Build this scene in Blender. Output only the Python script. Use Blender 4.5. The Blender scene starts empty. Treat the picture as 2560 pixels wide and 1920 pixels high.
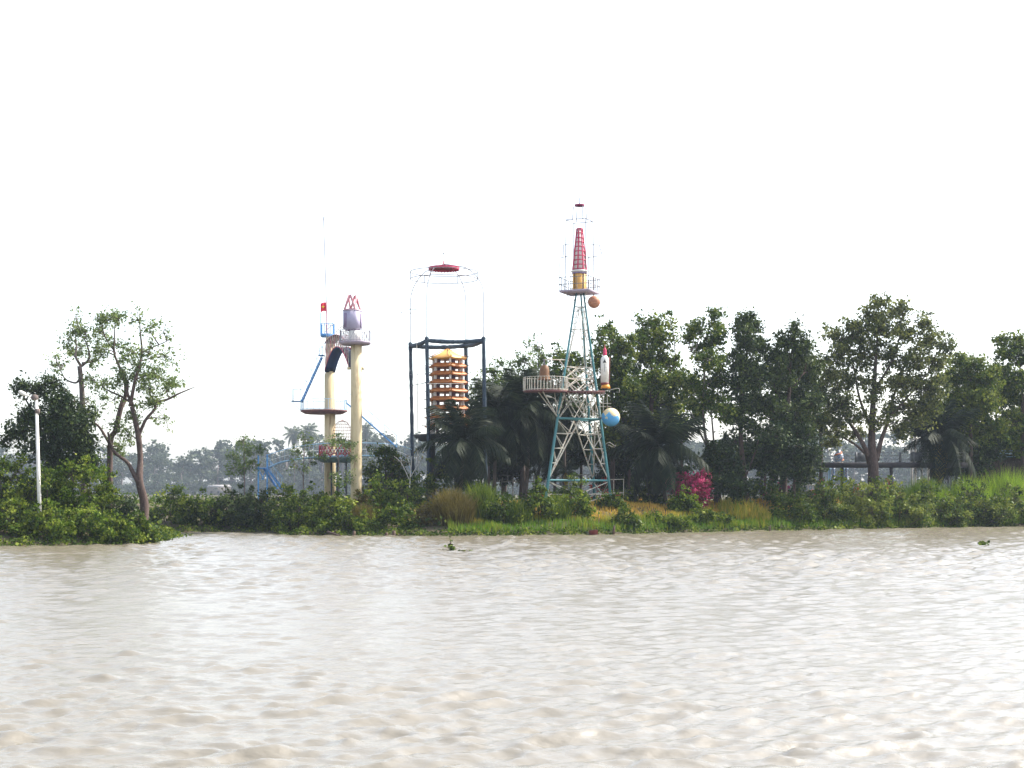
import bpy, math, random
import numpy as np
from mathutils import Vector, Matrix

# ------------------------------------------------------------------ camera, sky, sun, exposure
sc = bpy.context.scene
COL = sc.collection
F, HZ, EYE = 3555.0, 1230.0, 3.2            # focal length and horizon row in photo pixels, eye height in metres
cam = bpy.data.cameras.new("camera")
cam.lens = 50.0
cam.sensor_width = 36.0
cam.shift_y = (HZ - 960.0) / 2560.0
cam.clip_end = 6000.0
camo = bpy.data.objects.new("camera", cam)
camo.location = (0, 0, EYE)
camo.rotation_euler = (math.pi / 2, 0, 0)
COL.objects.link(camo)
sc.camera = camo

SUN_AZ, SUN_EL = math.radians(69), math.radians(47)
world = bpy.data.worlds.new("World")
sc.world = world
world.use_nodes = True
wn = world.node_tree
bg = wn.nodes["Background"]
sky = wn.nodes.new("ShaderNodeTexSky")
sky.sky_type = 'NISHITA'
sky.sun_disc = False
sky.sun_elevation = SUN_EL
sky.sun_rotation = SUN_AZ
sky.air_density = 1.0
sky.dust_density = 2.4
sky.ozone_density = 1.0
hs = wn.nodes.new("ShaderNodeHueSaturation")
hs.inputs["Saturation"].default_value = 0.5
wn.links.new(sky.outputs[0], hs.inputs["Color"])
wn.links.new(hs.outputs[0], bg.inputs[0])
bg.inputs[1].default_value = 0.15

sd = bpy.data.lights.new("sun", 'SUN')
sd.energy = 3.5
sd.angle = math.radians(0.6)
sd.color = (1.0, 0.93, 0.82)
sun = bpy.data.objects.new("sun", sd)
sun.rotation_euler = Vector((math.sin(SUN_AZ) * math.cos(SUN_EL), math.cos(SUN_AZ) * math.cos(SUN_EL), math.sin(SUN_EL))).to_track_quat('Z', 'Y').to_euler()
COL.objects.link(sun)

sc.view_settings.view_transform = 'Standard'
sc.view_settings.look = 'None'
sc.view_settings.exposure = 1.55
sc.view_settings.gamma = 1.0
sc.view_settings.use_curve_mapping = False
sc.cycles.max_bounces = 6
sc.cycles.diffuse_bounces = 3
sc.cycles.glossy_bounces = 3
sc.cycles.transmission_bounces = 4
sc.cycles.transparent_max_bounces = 4
sc.cycles.volume_bounces = 0

HAZE = 0.00017                               # scattering density of the river air, per metre
random.seed(7)
R = np.random.default_rng(11)

# ------------------------------------------------------------------ helpers
def WX(px, Y): return (px - 1280.0) / F * Y
def WZ(py, Y): return EYE + (HZ - py) / F * Y
def W(px, py, Y): return Vector((WX(px, Y), Y, WZ(py, Y)))
def M(px, Y): return px / F * Y                     # photo pixels to metres at distance Y

def mat(name, c1, c2=None, scale=3.0, rough=0.7, metal=0.0, c3=None, stretch=(1, 1, 1), lo=0.35, hi=0.65, bump=0.0, bscale=20.0, spec=0.3, wear=0.62):
    m = bpy.data.materials.new(name)
    m.use_nodes = True
    nt = m.node_tree
    b = nt.nodes["Principled BSDF"]
    b.inputs["Roughness"].default_value = rough
    b.inputs["Metallic"].default_value = metal
    b.inputs["Specular IOR Level"].default_value = spec
    if c2 is None:
        c2 = tuple(x * 0.78 for x in c1)
    g = nt.nodes.new("ShaderNodeNewGeometry")
    mp = nt.nodes.new("ShaderNodeMapping")
    mp.inputs["Scale"].default_value = stretch
    nt.links.new(g.outputs["Position"], mp.inputs[0])
    n = nt.nodes.new("ShaderNodeTexNoise")
    n.inputs["Scale"].default_value = scale
    n.inputs["Detail"].default_value = 6
    nt.links.new(mp.outputs[0], n.inputs["Vector"])
    r = nt.nodes.new("ShaderNodeValToRGB")
    r.color_ramp.elements[0].position = lo
    r.color_ramp.elements[0].color = (*c1, 1)
    r.color_ramp.elements[1].position = hi
    r.color_ramp.elements[1].color = (*c2, 1)
    nt.links.new(n.outputs["Fac"], r.inputs[0])
    out = r.outputs[0]
    if c3 is not None:                               # wear: rust, moss or stains in patches
        n2 = nt.nodes.new("ShaderNodeTexNoise")
        n2.inputs["Scale"].default_value = scale * 2.3
        n2.inputs["Detail"].default_value = 8
        nt.links.new(mp.outputs[0], n2.inputs["Vector"])
        r2 = nt.nodes.new("ShaderNodeValToRGB")
        r2.color_ramp.elements[0].position = wear - 0.06
        r2.color_ramp.elements[0].color = (0, 0, 0, 1)
        r2.color_ramp.elements[1].position = wear + 0.06
        r2.color_ramp.elements[1].color = (1, 1, 1, 1)
        nt.links.new(n2.outputs["Fac"], r2.inputs[0])
        mx = nt.nodes.new("ShaderNodeMixRGB")
        mx.inputs[2].default_value = (*c3, 1)
        nt.links.new(r2.outputs[0], mx.inputs[0])
        nt.links.new(out, mx.inputs[1])
        out = mx.outputs[0]
    nt.links.new(out, b.inputs["Base Color"])
    if bump > 0:
        n3 = nt.nodes.new("ShaderNodeTexNoise")
        n3.inputs["Scale"].default_value = bscale
        n3.inputs["Detail"].default_value = 5
        nt.links.new(g.outputs["Position"], n3.inputs["Vector"])
        bp = nt.nodes.new("ShaderNodeBump")
        bp.inputs["Strength"].default_value = bump
        bp.inputs["Distance"].default_value = 0.05
        nt.links.new(n3.outputs["Fac"], bp.inputs["Height"])
        nt.links.new(bp.outputs[0], b.inputs["Normal"])
    return m

def leafmat(name, dark, mid, light, trans=0.35, rough=0.55):
    m = bpy.data.materials.new(name)
    m.use_nodes = True
    nt = m.node_tree
    b = nt.nodes["Principled BSDF"]
    b.inputs["Roughness"].default_value = rough
    b.inputs["Specular IOR Level"].default_value = 0.12
    a = nt.nodes.new("ShaderNodeAttribute")
    a.attribute_name = "tint"
    r = nt.nodes.new("ShaderNodeValToRGB")
    e = r.color_ramp.elements
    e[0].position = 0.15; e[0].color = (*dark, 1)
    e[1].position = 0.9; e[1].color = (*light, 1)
    k = e.new(0.5); k.color = (*mid, 1)
    nt.links.new(a.outputs["Fac"], r.inputs[0])
    nt.links.new(r.outputs[0], b.inputs["Base Color"])
    t = nt.nodes.new("ShaderNodeBsdfTranslucent")
    nt.links.new(r.outputs[0], t.inputs[0])
    mx = nt.nodes.new("ShaderNodeMixShader")
    mx.inputs[0].default_value = trans
    nt.links.new(b.outputs[0], mx.inputs[1])
    nt.links.new(t.outputs[0], mx.inputs[2])
    nt.links.new(mx.outputs[0], nt.nodes["Material Output"].inputs["Surface"])
    return m

class Geo:
    """collects vertices and faces; tint is a per-vertex leaf colour number"""
    def __init__(s):
        s.V = []; s.F = {}; s.n = 0; s.T = []
    def put(s, V, Fs, tint=None):
        V = np.asarray(V, dtype=np.float64).reshape(-1, 3)
        for f in Fs:
            f = np.asarray(f, dtype=np.int64)
            if f.size:
                s.F.setdefault(f.shape[1], []).append(f + s.n)
        s.V.append(V); s.n += len(V)
        if tint is not None: s.T.append(np.asarray(tint, dtype=np.float32))
    def box(s, c, h, rot=None):
        v = np.array([(x, y, z) for x in (-1, 1) for y in (-1, 1) for z in (-1, 1)], float) * np.array(h)
        if rot is not None: v = v @ np.array(rot.to_3x3()).T
        s.put(v + np.array(c), [[(0, 1, 3, 2), (4, 6, 7, 5), (0, 4, 5, 1), (2, 3, 7, 6), (0, 2, 6, 4), (1, 5, 7, 3)]])
    def beam(s, a, b, w, h, up=(0, 0, 1)):
        a, b = Vector(a), Vector(b)
        d = b - a; L = d.length
        if L < 1e-6: return
        d.normalize(); u = Vector(up)
        if abs(d.dot(u)) > 0.95: u = Vector((0, 1, 0))
        x = d.cross(u).normalized(); z = x.cross(d)
        rot = Matrix((x, d, z)).transposed()
        s.box((a + b) / 2, (w / 2, L / 2, h / 2), rot)
    def tube(s, P, r, n=6, caps=True):
        P = [Vector(p) for p in P]
        if not hasattr(r, '__len__'): r = [r] * len(P)
        V = []; k = len(P)
        prev = None
        for i in range(k):
            d = (P[min(i + 1, k - 1)] - P[max(i - 1, 0)])
            d = d.normalized() if d.length > 1e-9 else Vector((0, 0, 1))
            if prev is None:
                ref = Vector((0, 0, 1)) if abs(d.z) < 0.9 else Vector((1, 0, 0))
                x = d.cross(ref).normalized()
            else:
                x = (prev - d * prev.dot(d))
                x = x.normalized() if x.length > 1e-6 else d.orthogonal().normalized()
            prev = x
            y = d.cross(x)
            for j in range(n):
                a = 2 * math.pi * j / n
                V.append(P[i] + x * (math.cos(a) * r[i]) + y * (math.sin(a) * r[i]))
        Q = [(i * n + j, i * n + (j + 1) % n, (i + 1) * n + (j + 1) % n, (i + 1) * n + j) for i in range(k - 1) for j in range(n)]
        fs = [Q]
        if caps and n >= 3:
            fs.append([tuple(range(n - 1, -1, -1)), tuple((k - 1) * n + j for j in range(n))])
        s.put([tuple(v) for v in V], fs)
    def lathe(s, prof, c, n=24, a0=0.0, a1=2 * math.pi, sy=1.0):
        full = abs(a1 - a0) > 6.28
        m = n if full else n + 1
        V = []
        for r, z in prof:
            for j in range(m):
                a = a0 + (a1 - a0) * j / n
                V.append((c[0] + r * math.cos(a), c[1] + r * math.sin(a) * sy, c[2] + z))
        k = len(prof)
        Q = []
        for i in range(k - 1):
            for j in range(n):
                j2 = (j + 1) % m
                Q.append((i * m + j, i * m + j2, (i + 1) * m + j2, (i + 1) * m + j))
        fs = [Q]
        if full:
            if prof[0][0] > 1e-4: fs.append([tuple(range(m - 1, -1, -1))])
            if prof[-1][0] > 1e-4: fs.append([tuple((k - 1) * m + j for j in range(m))])
        s.put(V, fs)
    def prism(s, poly, z0, z1):
        n = len(poly)
        V = [(x, y, z0) for x, y in poly] + [(x, y, z1) for x, y in poly]
        s.put(V, [[(i, (i + 1) % n, n + (i + 1) % n, n + i) for i in range(n)], [tuple(range(n - 1, -1, -1)), tuple(range(n, 2 * n))]])
    def sphere(s, c, r, nu=32, nv=20):
        prof = [(max(1e-5, r * math.sin(math.pi * i / nv)), -r * math.cos(math.pi * i / nv)) for i in range(nv + 1)]
        s.lathe(prof, c, nu)
    def mesh(s, name, mt, org=(0, 0, 0), smooth=False):
        V = (np.concatenate(s.V) - np.array(org)).astype(np.float32)
        me = bpy.data.meshes.new(name)
        me.vertices.add(len(V)); me.vertices.foreach_set("co", V.ravel())
        loops = []; starts = []; pos = 0
        for k, lst in s.F.items():
            f = np.concatenate(lst)
            loops.append(f.ravel()); starts.append(pos + np.arange(len(f)) * k); pos += f.size
        loops = np.concatenate(loops).astype(np.int32); starts = np.concatenate(starts).astype(np.int32)
        me.loops.add(len(loops)); me.loops.foreach_set("vertex_index", loops)
        me.polygons.add(len(starts)); me.polygons.foreach_set("loop_start", starts)
        if smooth: me.polygons.foreach_set("use_smooth", np.ones(len(starts), dtype=bool))
        if s.T:
            at = me.attributes.new("tint", 'FLOAT', 'POINT')
            at.data.foreach_set("value", np.concatenate(s.T))
        me.update(calc_edges=True)
        me.materials.append(mt)
        return me

WM = {}                                               # world matrix of every object built here
def link(o, mw, parent=None):
    COL.objects.link(o)
    WM[o] = mw
    if parent is not None:
        o.parent = parent
        o.matrix_parent_inverse = WM[parent].inverted()
    o.matrix_basis = mw
    return o
def tag(o, label=None, cat=None, group=None, kind=None):
    if label: o["label"] = label
    if cat: o["category"] = cat
    if group: o["group"] = group
    if kind: o["kind"] = kind
    return o
def thing(name, loc, label, cat, group=None):
    return tag(link(bpy.data.objects.new(name, None), Matrix.Translation(Vector(loc))), label, cat, group)
def add(name, geo, mt, parent=None, org=None, smooth=False, **k):
    if org is None:
        org = WM[parent].translation if parent is not None else (0, 0, 0)
    o = bpy.data.objects.new(name, geo.mesh(name, mt, org, smooth))
    link(o, Matrix.Translation(Vector(org)), parent)
    return tag(o, k.get('label'), k.get('cat'), k.get('group'), k.get('kind'))
UNIT = {}
def bar(name, a, b, r, mt, parent, n=8):
    """a round bar from a to b; bars of one material share one mesh"""
    key = (mt.name, n)
    if key not in UNIT:
        g = Geo(); g.lathe([(1, 0), (1, 1)], (0, 0, 0), n); UNIT[key] = g.mesh("bar", mt, smooth=n > 6)
    a, b = Vector(a), Vector(b)
    d = b - a
    mw = Matrix.Translation(a) @ d.to_track_quat('Z', 'Y').to_matrix().to_4x4() @ Matrix.Diagonal((r, r, d.length, 1))
    return link(bpy.data.objects.new(name, UNIT[key]), mw, parent)
UBOX = {}
def plank(name, a, b, w, h, mt, parent, up=(0, 0, 1)):
    if mt.name not in UBOX:
        g = Geo(); g.box((0, 0, 0), (0.5, 0.5, 0.5)); UBOX[mt.name] = g.mesh("plank", mt)
    a, b = Vector(a), Vector(b)
    d = b - a; L = d.length; d.normalize(); u = Vector(up)
    if abs(d.dot(u)) > 0.95: u = Vector((0, 1, 0))
    x = d.cross(u).normalized(); z = x.cross(d)
    mw = Matrix.Translation((a + b) / 2) @ Matrix((x, d, z)).transposed().to_4x4() @ Matrix.Diagonal((w, L, h, 1))
    return link(bpy.data.objects.new(name, UBOX[mt.name]), mw, parent)
def lerp(a, b, t): return Vector(a) * (1 - t) + Vector(b) * t

# ------------------------------------------------------------------ materials
m_soil = mat("soil", (0.075, 0.058, 0.036), (0.055, 0.05, 0.026), 0.6, 0.95, c3=(0.045, 0.06, 0.02), bump=0.4, bscale=4)
m_cream = mat("cream_paint", (0.56, 0.47, 0.30), (0.46, 0.37, 0.22), 0.9, 0.75, c3=(0.30, 0.22, 0.13), stretch=(2.2, 2.2, 0.35), bump=0.15, bscale=12, wear=0.62)
m_white = mat("white_paint", (0.70, 0.69, 0.66), (0.60, 0.58, 0.53), 4, 0.55, c3=(0.30, 0.17, 0.10), wear=0.7)
m_wbar = mat("weathered_white_bars", (0.50, 0.49, 0.43), (0.38, 0.36, 0.30), 2.5, 0.6, c3=(0.26, 0.15, 0.09), wear=0.6)
m_thin = mat("galvanised_rod", (0.13, 0.12, 0.14), (0.17, 0.16, 0.17), 2, 0.6)
m_rail = mat("grey_white_rail", (0.30, 0.29, 0.33), (0.24, 0.23, 0.26), 2, 0.6)
m_core = mat("bright_white_core", (0.8, 0.79, 0.78), (0.74, 0.72, 0.72), 3, 0.6)
m_teal = mat("teal_paint", (0.040, 0.140, 0.152), (0.055, 0.185, 0.205), 0.6, 0.5, c3=(0.10, 0.14, 0.16), wear=0.68)
m_blue = mat("blue_paint", (0.07, 0.22, 0.50), (0.10, 0.30, 0.58), 1.5, 0.5, c3=(0.08, 0.12, 0.20), wear=0.68)
m_lblue = mat("faded_blue_rail", (0.22, 0.40, 0.60), (0.30, 0.47, 0.62), 1.5, 0.55)
m_navy = mat("navy_soffit", (0.018, 0.032, 0.10), (0.022, 0.045, 0.09), 1.2, 0.75, bump=0.2)
m_slate = mat("slate_blue_post", (0.026, 0.040, 0.068), (0.036, 0.062, 0.080), 5, 0.8, c3=(0.02, 0.02, 0.035), bump=0.6, bscale=9)
m_dark = mat("dark_base", (0.03, 0.032, 0.045), (0.045, 0.045, 0.05), 3, 0.8, bump=0.3)
m_red = mat("crimson_paint", (0.50, 0.03, 0.085), (0.42, 0.035, 0.10), 4, 0.55, c3=(0.30, 0.05, 0.10))
m_pink = mat("faded_pink_bars", (0.45, 0.16, 0.20), (0.55, 0.30, 0.32), 3, 0.6)
m_rust = mat("rust_red_deck", (0.20, 0.09, 0.09), (0.13, 0.07, 0.08), 3, 0.85, c3=(0.28, 0.17, 0.12))
m_mauve = mat("mauve_concrete", (0.34, 0.29, 0.36), (0.28, 0.24, 0.29), 3, 0.85, bump=0.1)
m_house = mat("pale_lilac_wall", (0.36, 0.34, 0.45), (0.31, 0.29, 0.40), 2, 0.8, bump=0.1)
m_shutter = mat("mauve_shutter", (0.22, 0.17, 0.27), (0.18, 0.14, 0.22), 4, 0.7)
m_roof = mat("orange_glazed_roof", (0.42, 0.16, 0.035), (0.32, 0.10, 0.028), 3, 0.5, c3=(0.22, 0.06, 0.03), bump=0.3, bscale=30)
m_topr = mat("yellow_glazed_roof", (0.75, 0.42, 0.13), (0.68, 0.34, 0.09), 3, 0.45, bump=0.3, bscale=30)
m_col = mat("whitewashed_column", (0.66, 0.63, 0.60), (0.56, 0.53, 0.52), 4, 0.8)
m_purp = mat("plum_column", (0.15, 0.075, 0.10), (0.11, 0.06, 0.09), 4, 0.8)
m_ochre = mat("ochre_panel", (0.62, 0.36, 0.09), (0.52, 0.27, 0.07), 5, 0.6)
m_bell = mat("brown_bell", (0.17, 0.085, 0.035), (0.13, 0.062, 0.028), 6, 0.6, c3=(0.15, 0.08, 0.05))
m_planet = mat("orange_planet", (0.40, 0.19, 0.11), (0.28, 0.12, 0.07), 3, 0.6, c3=(0.22, 0.085, 0.05), stretch=(1, 1, 3))
m_flame = mat("orange_skirt", (0.65, 0.30, 0.03), (0.55, 0.20, 0.02), 5, 0.5)
m_black = mat("black_mark", (0.03, 0.03, 0.035), None, 3, 0.6)
m_maroon = mat("maroon_paint", (0.16, 0.035, 0.03), None, 4, 0.6)
m_flag = mat("red_flag_cloth", (0.70, 0.045, 0.09), (0.62, 0.04, 0.07), 3, 0.8)
m_star = mat("yellow_star", (0.85, 0.62, 0.05), None, 3, 0.7)
m_bark = mat("bark_brown", (0.085, 0.058, 0.050), (0.05, 0.035, 0.03), 3, 0.95, c3=(0.12, 0.09, 0.08), stretch=(2, 2, 0.5), bump=0.5, bscale=14)
m_barkg = mat("bark_grey", (0.15, 0.12, 0.11), (0.09, 0.075, 0.07), 3, 0.95, stretch=(2, 2, 0.5), bump=0.5, bscale=14)
m_palmbark = mat("palm_bark", (0.11, 0.085, 0.07), (0.07, 0.055, 0.045), 3, 0.95, stretch=(1, 1, 6), bump=0.4)
m_pale = mat("pale_concrete", (0.55, 0.53, 0.50), (0.46, 0.44, 0.42), 2, 0.85, bump=0.1)
m_walk = mat("dark_walkway", (0.045, 0.043, 0.055), (0.06, 0.055, 0.06), 2, 0.85)
m_greyrail = mat("grey_rail", (0.16, 0.17, 0.19), (0.12, 0.13, 0.15), 2, 0.6)
m_vase = mat("blue_white_glaze", (0.55, 0.60, 0.68), (0.12, 0.25, 0.52), 7, 0.3, lo=0.46, hi=0.54)
m_orange = mat("orange_glaze", (0.60, 0.22, 0.06), (0.50, 0.15, 0.05), 6, 0.4)
m_wood = mat("drift_wood", (0.10, 0.065, 0.045), (0.06, 0.04, 0.03), 6, 0.9)
m_tealdk = mat("grey_teal_hull", (0.16, 0.26, 0.27), (0.10, 0.15, 0.18), 2.5, 0.7, c3=(0.05, 0.07, 0.09))
m_farroof = mat("pale_sheet_roof", (0.30, 0.28, 0.28), (0.25, 0.24, 0.24), 0.5, 0.8)
m_farwall = mat("far_wall", (0.16, 0.14, 0.12), None, 0.5, 0.9)

L_willow = leafmat("leaf_greygreen", (0.070, 0.105, 0.040), (0.115, 0.165, 0.055), (0.22, 0.27, 0.085), 0.42)
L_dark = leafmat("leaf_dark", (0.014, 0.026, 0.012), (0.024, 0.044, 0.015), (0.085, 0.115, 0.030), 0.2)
L_mid = leafmat("leaf_mid", (0.020, 0.042, 0.009), (0.052, 0.090, 0.014), (0.19, 0.22, 0.036), 0.36)
L_bodhi = leafmat("leaf_olive", (0.028, 0.042, 0.015), (0.066, 0.088, 0.026), (0.20, 0.215, 0.06), 0.36)
L_bright = leafmat("leaf_bright", (0.026, 0.056, 0.005), (0.080, 0.135, 0.010), (0.26, 0.30, 0.04), 0.38)
L_shrub = leafmat("leaf_shrub", (0.016, 0.034, 0.004), (0.050, 0.090, 0.007), (0.20, 0.24, 0.028), 0.35)
L_reed = leafmat("leaf_reed", (0.10, 0.18, 0.012), (0.22, 0.35, 0.025), (0.40, 0.48, 0.055), 0.40)
L_dry = leafmat("leaf_dry", (0.060, 0.048, 0.014), (0.115, 0.095, 0.022), (0.22, 0.18, 0.05), 0.30)
L_grass = leafmat("leaf_grass", (0.09, 0.18, 0.014), (0.27, 0.26, 0.03), (0.58, 0.36, 0.075), 0.32)
L_palm = leafmat("leaf_palm", (0.008, 0.014, 0.008), (0.014, 0.024, 0.012), (0.032, 0.042, 0.016), 0.2, 0.6)
L_palmy = leafmat("leaf_palm_yellow", (0.25, 0.17, 0.02), (0.42, 0.28, 0.03), (0.58, 0.42, 0.07), 0.30)
L_pinkfl = leafmat("petal_pink", (0.03, 0.05, 0.015), (0.32, 0.018, 0.09), (0.48, 0.06, 0.17), 0.3)
L_redfl = leafmat("petal_red", (0.03, 0.05, 0.015), (0.42, 0.03, 0.045), (0.55, 0.12, 0.08), 0.3)
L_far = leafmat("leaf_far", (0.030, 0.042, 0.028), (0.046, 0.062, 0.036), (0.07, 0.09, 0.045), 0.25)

# ------------------------------------------------------------------ setting: ground and water
LAND = np.array([(-400, 78), (-60, 82), (-30, 84), (-25.0, 86), (-23.2, 88.5), (-23.4, 93), (-24.5, 103), (-27.5, 112.5), (-23, 113.8), (-17.6, 113.2),
                 (-16.2, 106), (-10, 104.2), (-2.6, 103.4), (6.6, 107.5), (14, 113), (24, 119.5), (34, 126), (47, 133.5), (120, 168), (160, 215), (60, 245), (-60, 240), (-400, 230)], float)
def shore(x, y):
    """signed distance to the island shore, positive on land"""
    x = np.asarray(x, float); y = np.asarray(y, float)
    d = np.full(x.shape, 1e9); ins = np.zeros(x.shape, bool)
    n = len(LAND)
    for i in range(n):
        ax, ay = LAND[i]; bx, by = LAND[(i + 1) % n]
        ex, ey = bx - ax, by - ay
        t = np.clip(((x - ax) * ex + (y - ay) * ey) / (ex * ex + ey * ey), 0, 1)
        d = np.minimum(d, np.hypot(x - ax - t * ex, y - ay - t * ey))
        c = ((ay > y) != (by > y)) & (x < (bx - ax) * (y - ay) / (by - ay + 1e-12) + ax)
        ins ^= c
    return np.where(ins, d, -d)
def gz(x, y):
    """ground height"""
    x = np.asarray(x, float); y = np.asarray(y, float)
    s = shore(x, y)
    lump = 0.10 * np.sin(x * 0.9 + 1.3 * np.sin(y * 0.5)) + 0.08 * np.sin(y * 1.1 + x * 0.37)
    z = np.where(s > 0, np.minimum(0.16 + (0.19 + 0.13 * np.clip((x + 4) / 6, 0, 1) * np.clip((34 - x) / 6, 0, 1)) * s, 2.1) + lump * np.clip(s / 3, 0, 1), np.maximum(0.16 + 0.5 * s, -1.8))
    far = np.clip((y - 702 - 6 * np.sin(x * 0.02)) / 12, -1, 1)
    return np.maximum(z, np.where(y > 400, far * 1.6, -9))
def G(px, Y):
    x = WX(px, Y)
    return Vector((x, Y, float(gz(x, Y))))

xs = np.unique(np.concatenate([np.linspace(-1500, -200, 14), np.arange(-200, -60, 4.0), np.arange(-60, 70, 0.9), np.arange(70, 200, 4.0), np.linspace(200, 1500, 14)]))
ys = np.unique(np.concatenate([[-150, -50, 0, 40, 70], np.arange(76, 150, 0.9), np.arange(150, 260, 4.0), [300, 400, 500], np.arange(680, 740, 4.0), [800, 900, 1200, 1600]]))
gx, gy = np.meshgrid(xs, ys)
g = Geo()
nx, ny = len(xs), len(ys)
idx = np.arange(nx * ny).reshape(ny, nx)
g.put(np.stack([gx, gy, gz(gx, gy)], -1).reshape(-1, 3), [np.stack([idx[:-1, :-1], idx[:-1, 1:], idx[1:, 1:], idx[1:, :-1]], -1).reshape(-1, 4)])
add("ground", g, m_soil, smooth=True, kind="structure")

# water: a rippled sheet, finer towards the boat
rows = [2.0, 4.0]
while rows[-1] < 150: rows.append(rows[-1] * 1.0036 if rows[-1] > 9 else rows[-1] + 0.35)
rows = np.array(rows + [165, 190, 230, 300, 420, 560, 800, 1150, 1580])
us = np.concatenate([[-40, -12, -4, -1.6, -0.9], np.linspace(-0.48, 0.48, 540), [0.9, 1.6, 4, 12, 40]])
wy = np.repeat(rows[:, None], len(us), 1)
wx = np.clip(wy * us[None, :], -1490, 1490)
z = np.zeros_like(wx)
rw = np.random.default_rng(3)
fade = np.clip((150 - wy) / 30, 0, 1) * (np.abs(us)[None, :] < 0.47)
for i in range(110):
    lam = 0.18 * (1.25 / 0.18) ** rw.random()
    th = rw.normal(-1.45, 0.42)
    k = 2 * math.pi / lam
    ph = rw.random() * 6.28
    amp = 0.0052 * lam ** 0.95 * (0.5 + 1.0 * rw.random())
    arg = k * (math.cos(th) * wx + math.sin(th) * wy) + ph + 0.6 * np.sin(0.13 * wx + 0.21 * wy + i)
    w8 = np.clip((lam / (wy * 0.0036 + 0.02) - 2.2) / 2, 0, 1)
    z += amp * w8 * (np.sin(arg) - 0.30 * np.cos(2 * arg))
for i in range(64):                                   # the same chop farther out, where the sheet is coarser
    lam = 0.8 * (2.0 / 0.8) ** rw.random()
    th = rw.normal(-1.5, 0.6); k = 2 * math.pi / lam
    arg = k * (math.cos(th) * wx + math.sin(th) * wy) + rw.random() * 6.28 + 0.5 * np.sin(0.2 * wx + 0.13 * wy + i)
    z += 0.0056 * lam * np.clip((wy - 28) / 40, 0, 1) * (np.sin(arg) - 0.25 * np.cos(2 * arg))
gust = 1.0 + 0.35 * np.sin(0.07 * wx + 1.9 * np.sin(0.045 * wy)) * np.sin(0.11 * wy + 0.8)
env = np.zeros_like(wx)
for i in range(10):
    a1, l1 = rw.random() * 6.28, 1.6 * 4 ** rw.random()
    env += np.sin(6.283 / l1 * (math.cos(a1) * wx * 0.7 + math.sin(a1) * wy) + rw.random() * 6.28)
env = 0.86 + 0.25 * np.clip(env / 3.0 + 0.2, 0, 1.3)
z = z * gust * fade * env
z = z + 3.0 * np.clip(z, 0, 0.06) ** 2
near = np.clip(-shore(wx, wy) / 4, 0.75, 1)
z *= near
g = Geo()
idx = np.arange(z.size).reshape(z.shape)
g.put(np.stack([wx, wy, z], -1).reshape(-1, 3), [np.stack([idx[:-1, :-1], idx[:-1, 1:], idx[1:, 1:], idx[1:, :-1]], -1).reshape(-1, 4)])
back = [(-1490, -145, -0.02), (1490, -145, -0.02), (1490, 2.0, -0.02), (-1490, 2.0, -0.02)]
g.put(back, [[(0, 1, 2, 3)]])
m_water = bpy.data.materials.new("river_water")
m_water.use_nodes = True
nt = m_water.node_tree
b = nt.nodes["Principled BSDF"]
b.inputs["Base Color"].default_value = (0.152, 0.135, 0.100, 1)
b.inputs["Roughness"].default_value = 0.2
b.inputs["IOR"].default_value = 1.95
ge = nt.nodes.new("ShaderNodeNewGeometry")
mp = nt.nodes.new("ShaderNodeMapping")
mp.inputs["Scale"].default_value = (0.75, 1.7, 1)
nt.links.new(ge.outputs["Position"], mp.inputs[0])
n1 = nt.nodes.new("ShaderNodeTexNoise"); n1.inputs["Scale"].default_value = 5.0; n1.inputs["Detail"].default_value = 5; n1.inputs["Roughness"].default_value = 0.6
nt.links.new(mp.outputs[0], n1.inputs["Vector"])
bp = nt.nodes.new("ShaderNodeBump"); bp.inputs["Strength"].default_value = 0.4; bp.inputs["Distance"].default_value = 0.05
nt.links.new(n1.outputs["Fac"], bp.inputs["Height"])
nt.links.new(bp.outputs[0], b.inputs["Normal"])
add("water", g, m_water, smooth=True, kind="structure")

# ------------------------------------------------------------------ vegetation builders
def rdir(n, rng):
    v = rng.normal(size=(n, 3)); v /= np.linalg.norm(v, axis=1)[:, None] + 1e-9
    return v
def leaves(g, C, size, rng, tint, wide=0.36, droop=0.0):
    """rhombic leaves at the points C"""
    n = len(C)
    u = rdir(n, rng); u[:, 2] -= droop; u /= np.linalg.norm(u, axis=1)[:, None]
    v = np.cross(u, rdir(n, rng)); v /= np.linalg.norm(v, axis=1)[:, None] + 1e-9
    L = (size * np.clip(np.exp(rng.normal(size=n) * 0.42), 0.35, 2.2))[:, None]
    V = np.stack([C - u * L * 0.5, C + v * L * wide, C + u * L * 0.5, C - v * L * wide], 1).reshape(-1, 3)
    i = np.arange(n)[:, None] * 4
    g.put(V, [i + np.array([[0, 1, 2, 3]])], np.repeat(tint, 4))
def ellip(n, rng, p=0.45):
    return rdir(n, rng) * (rng.random(n) ** p)[:, None]
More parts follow.
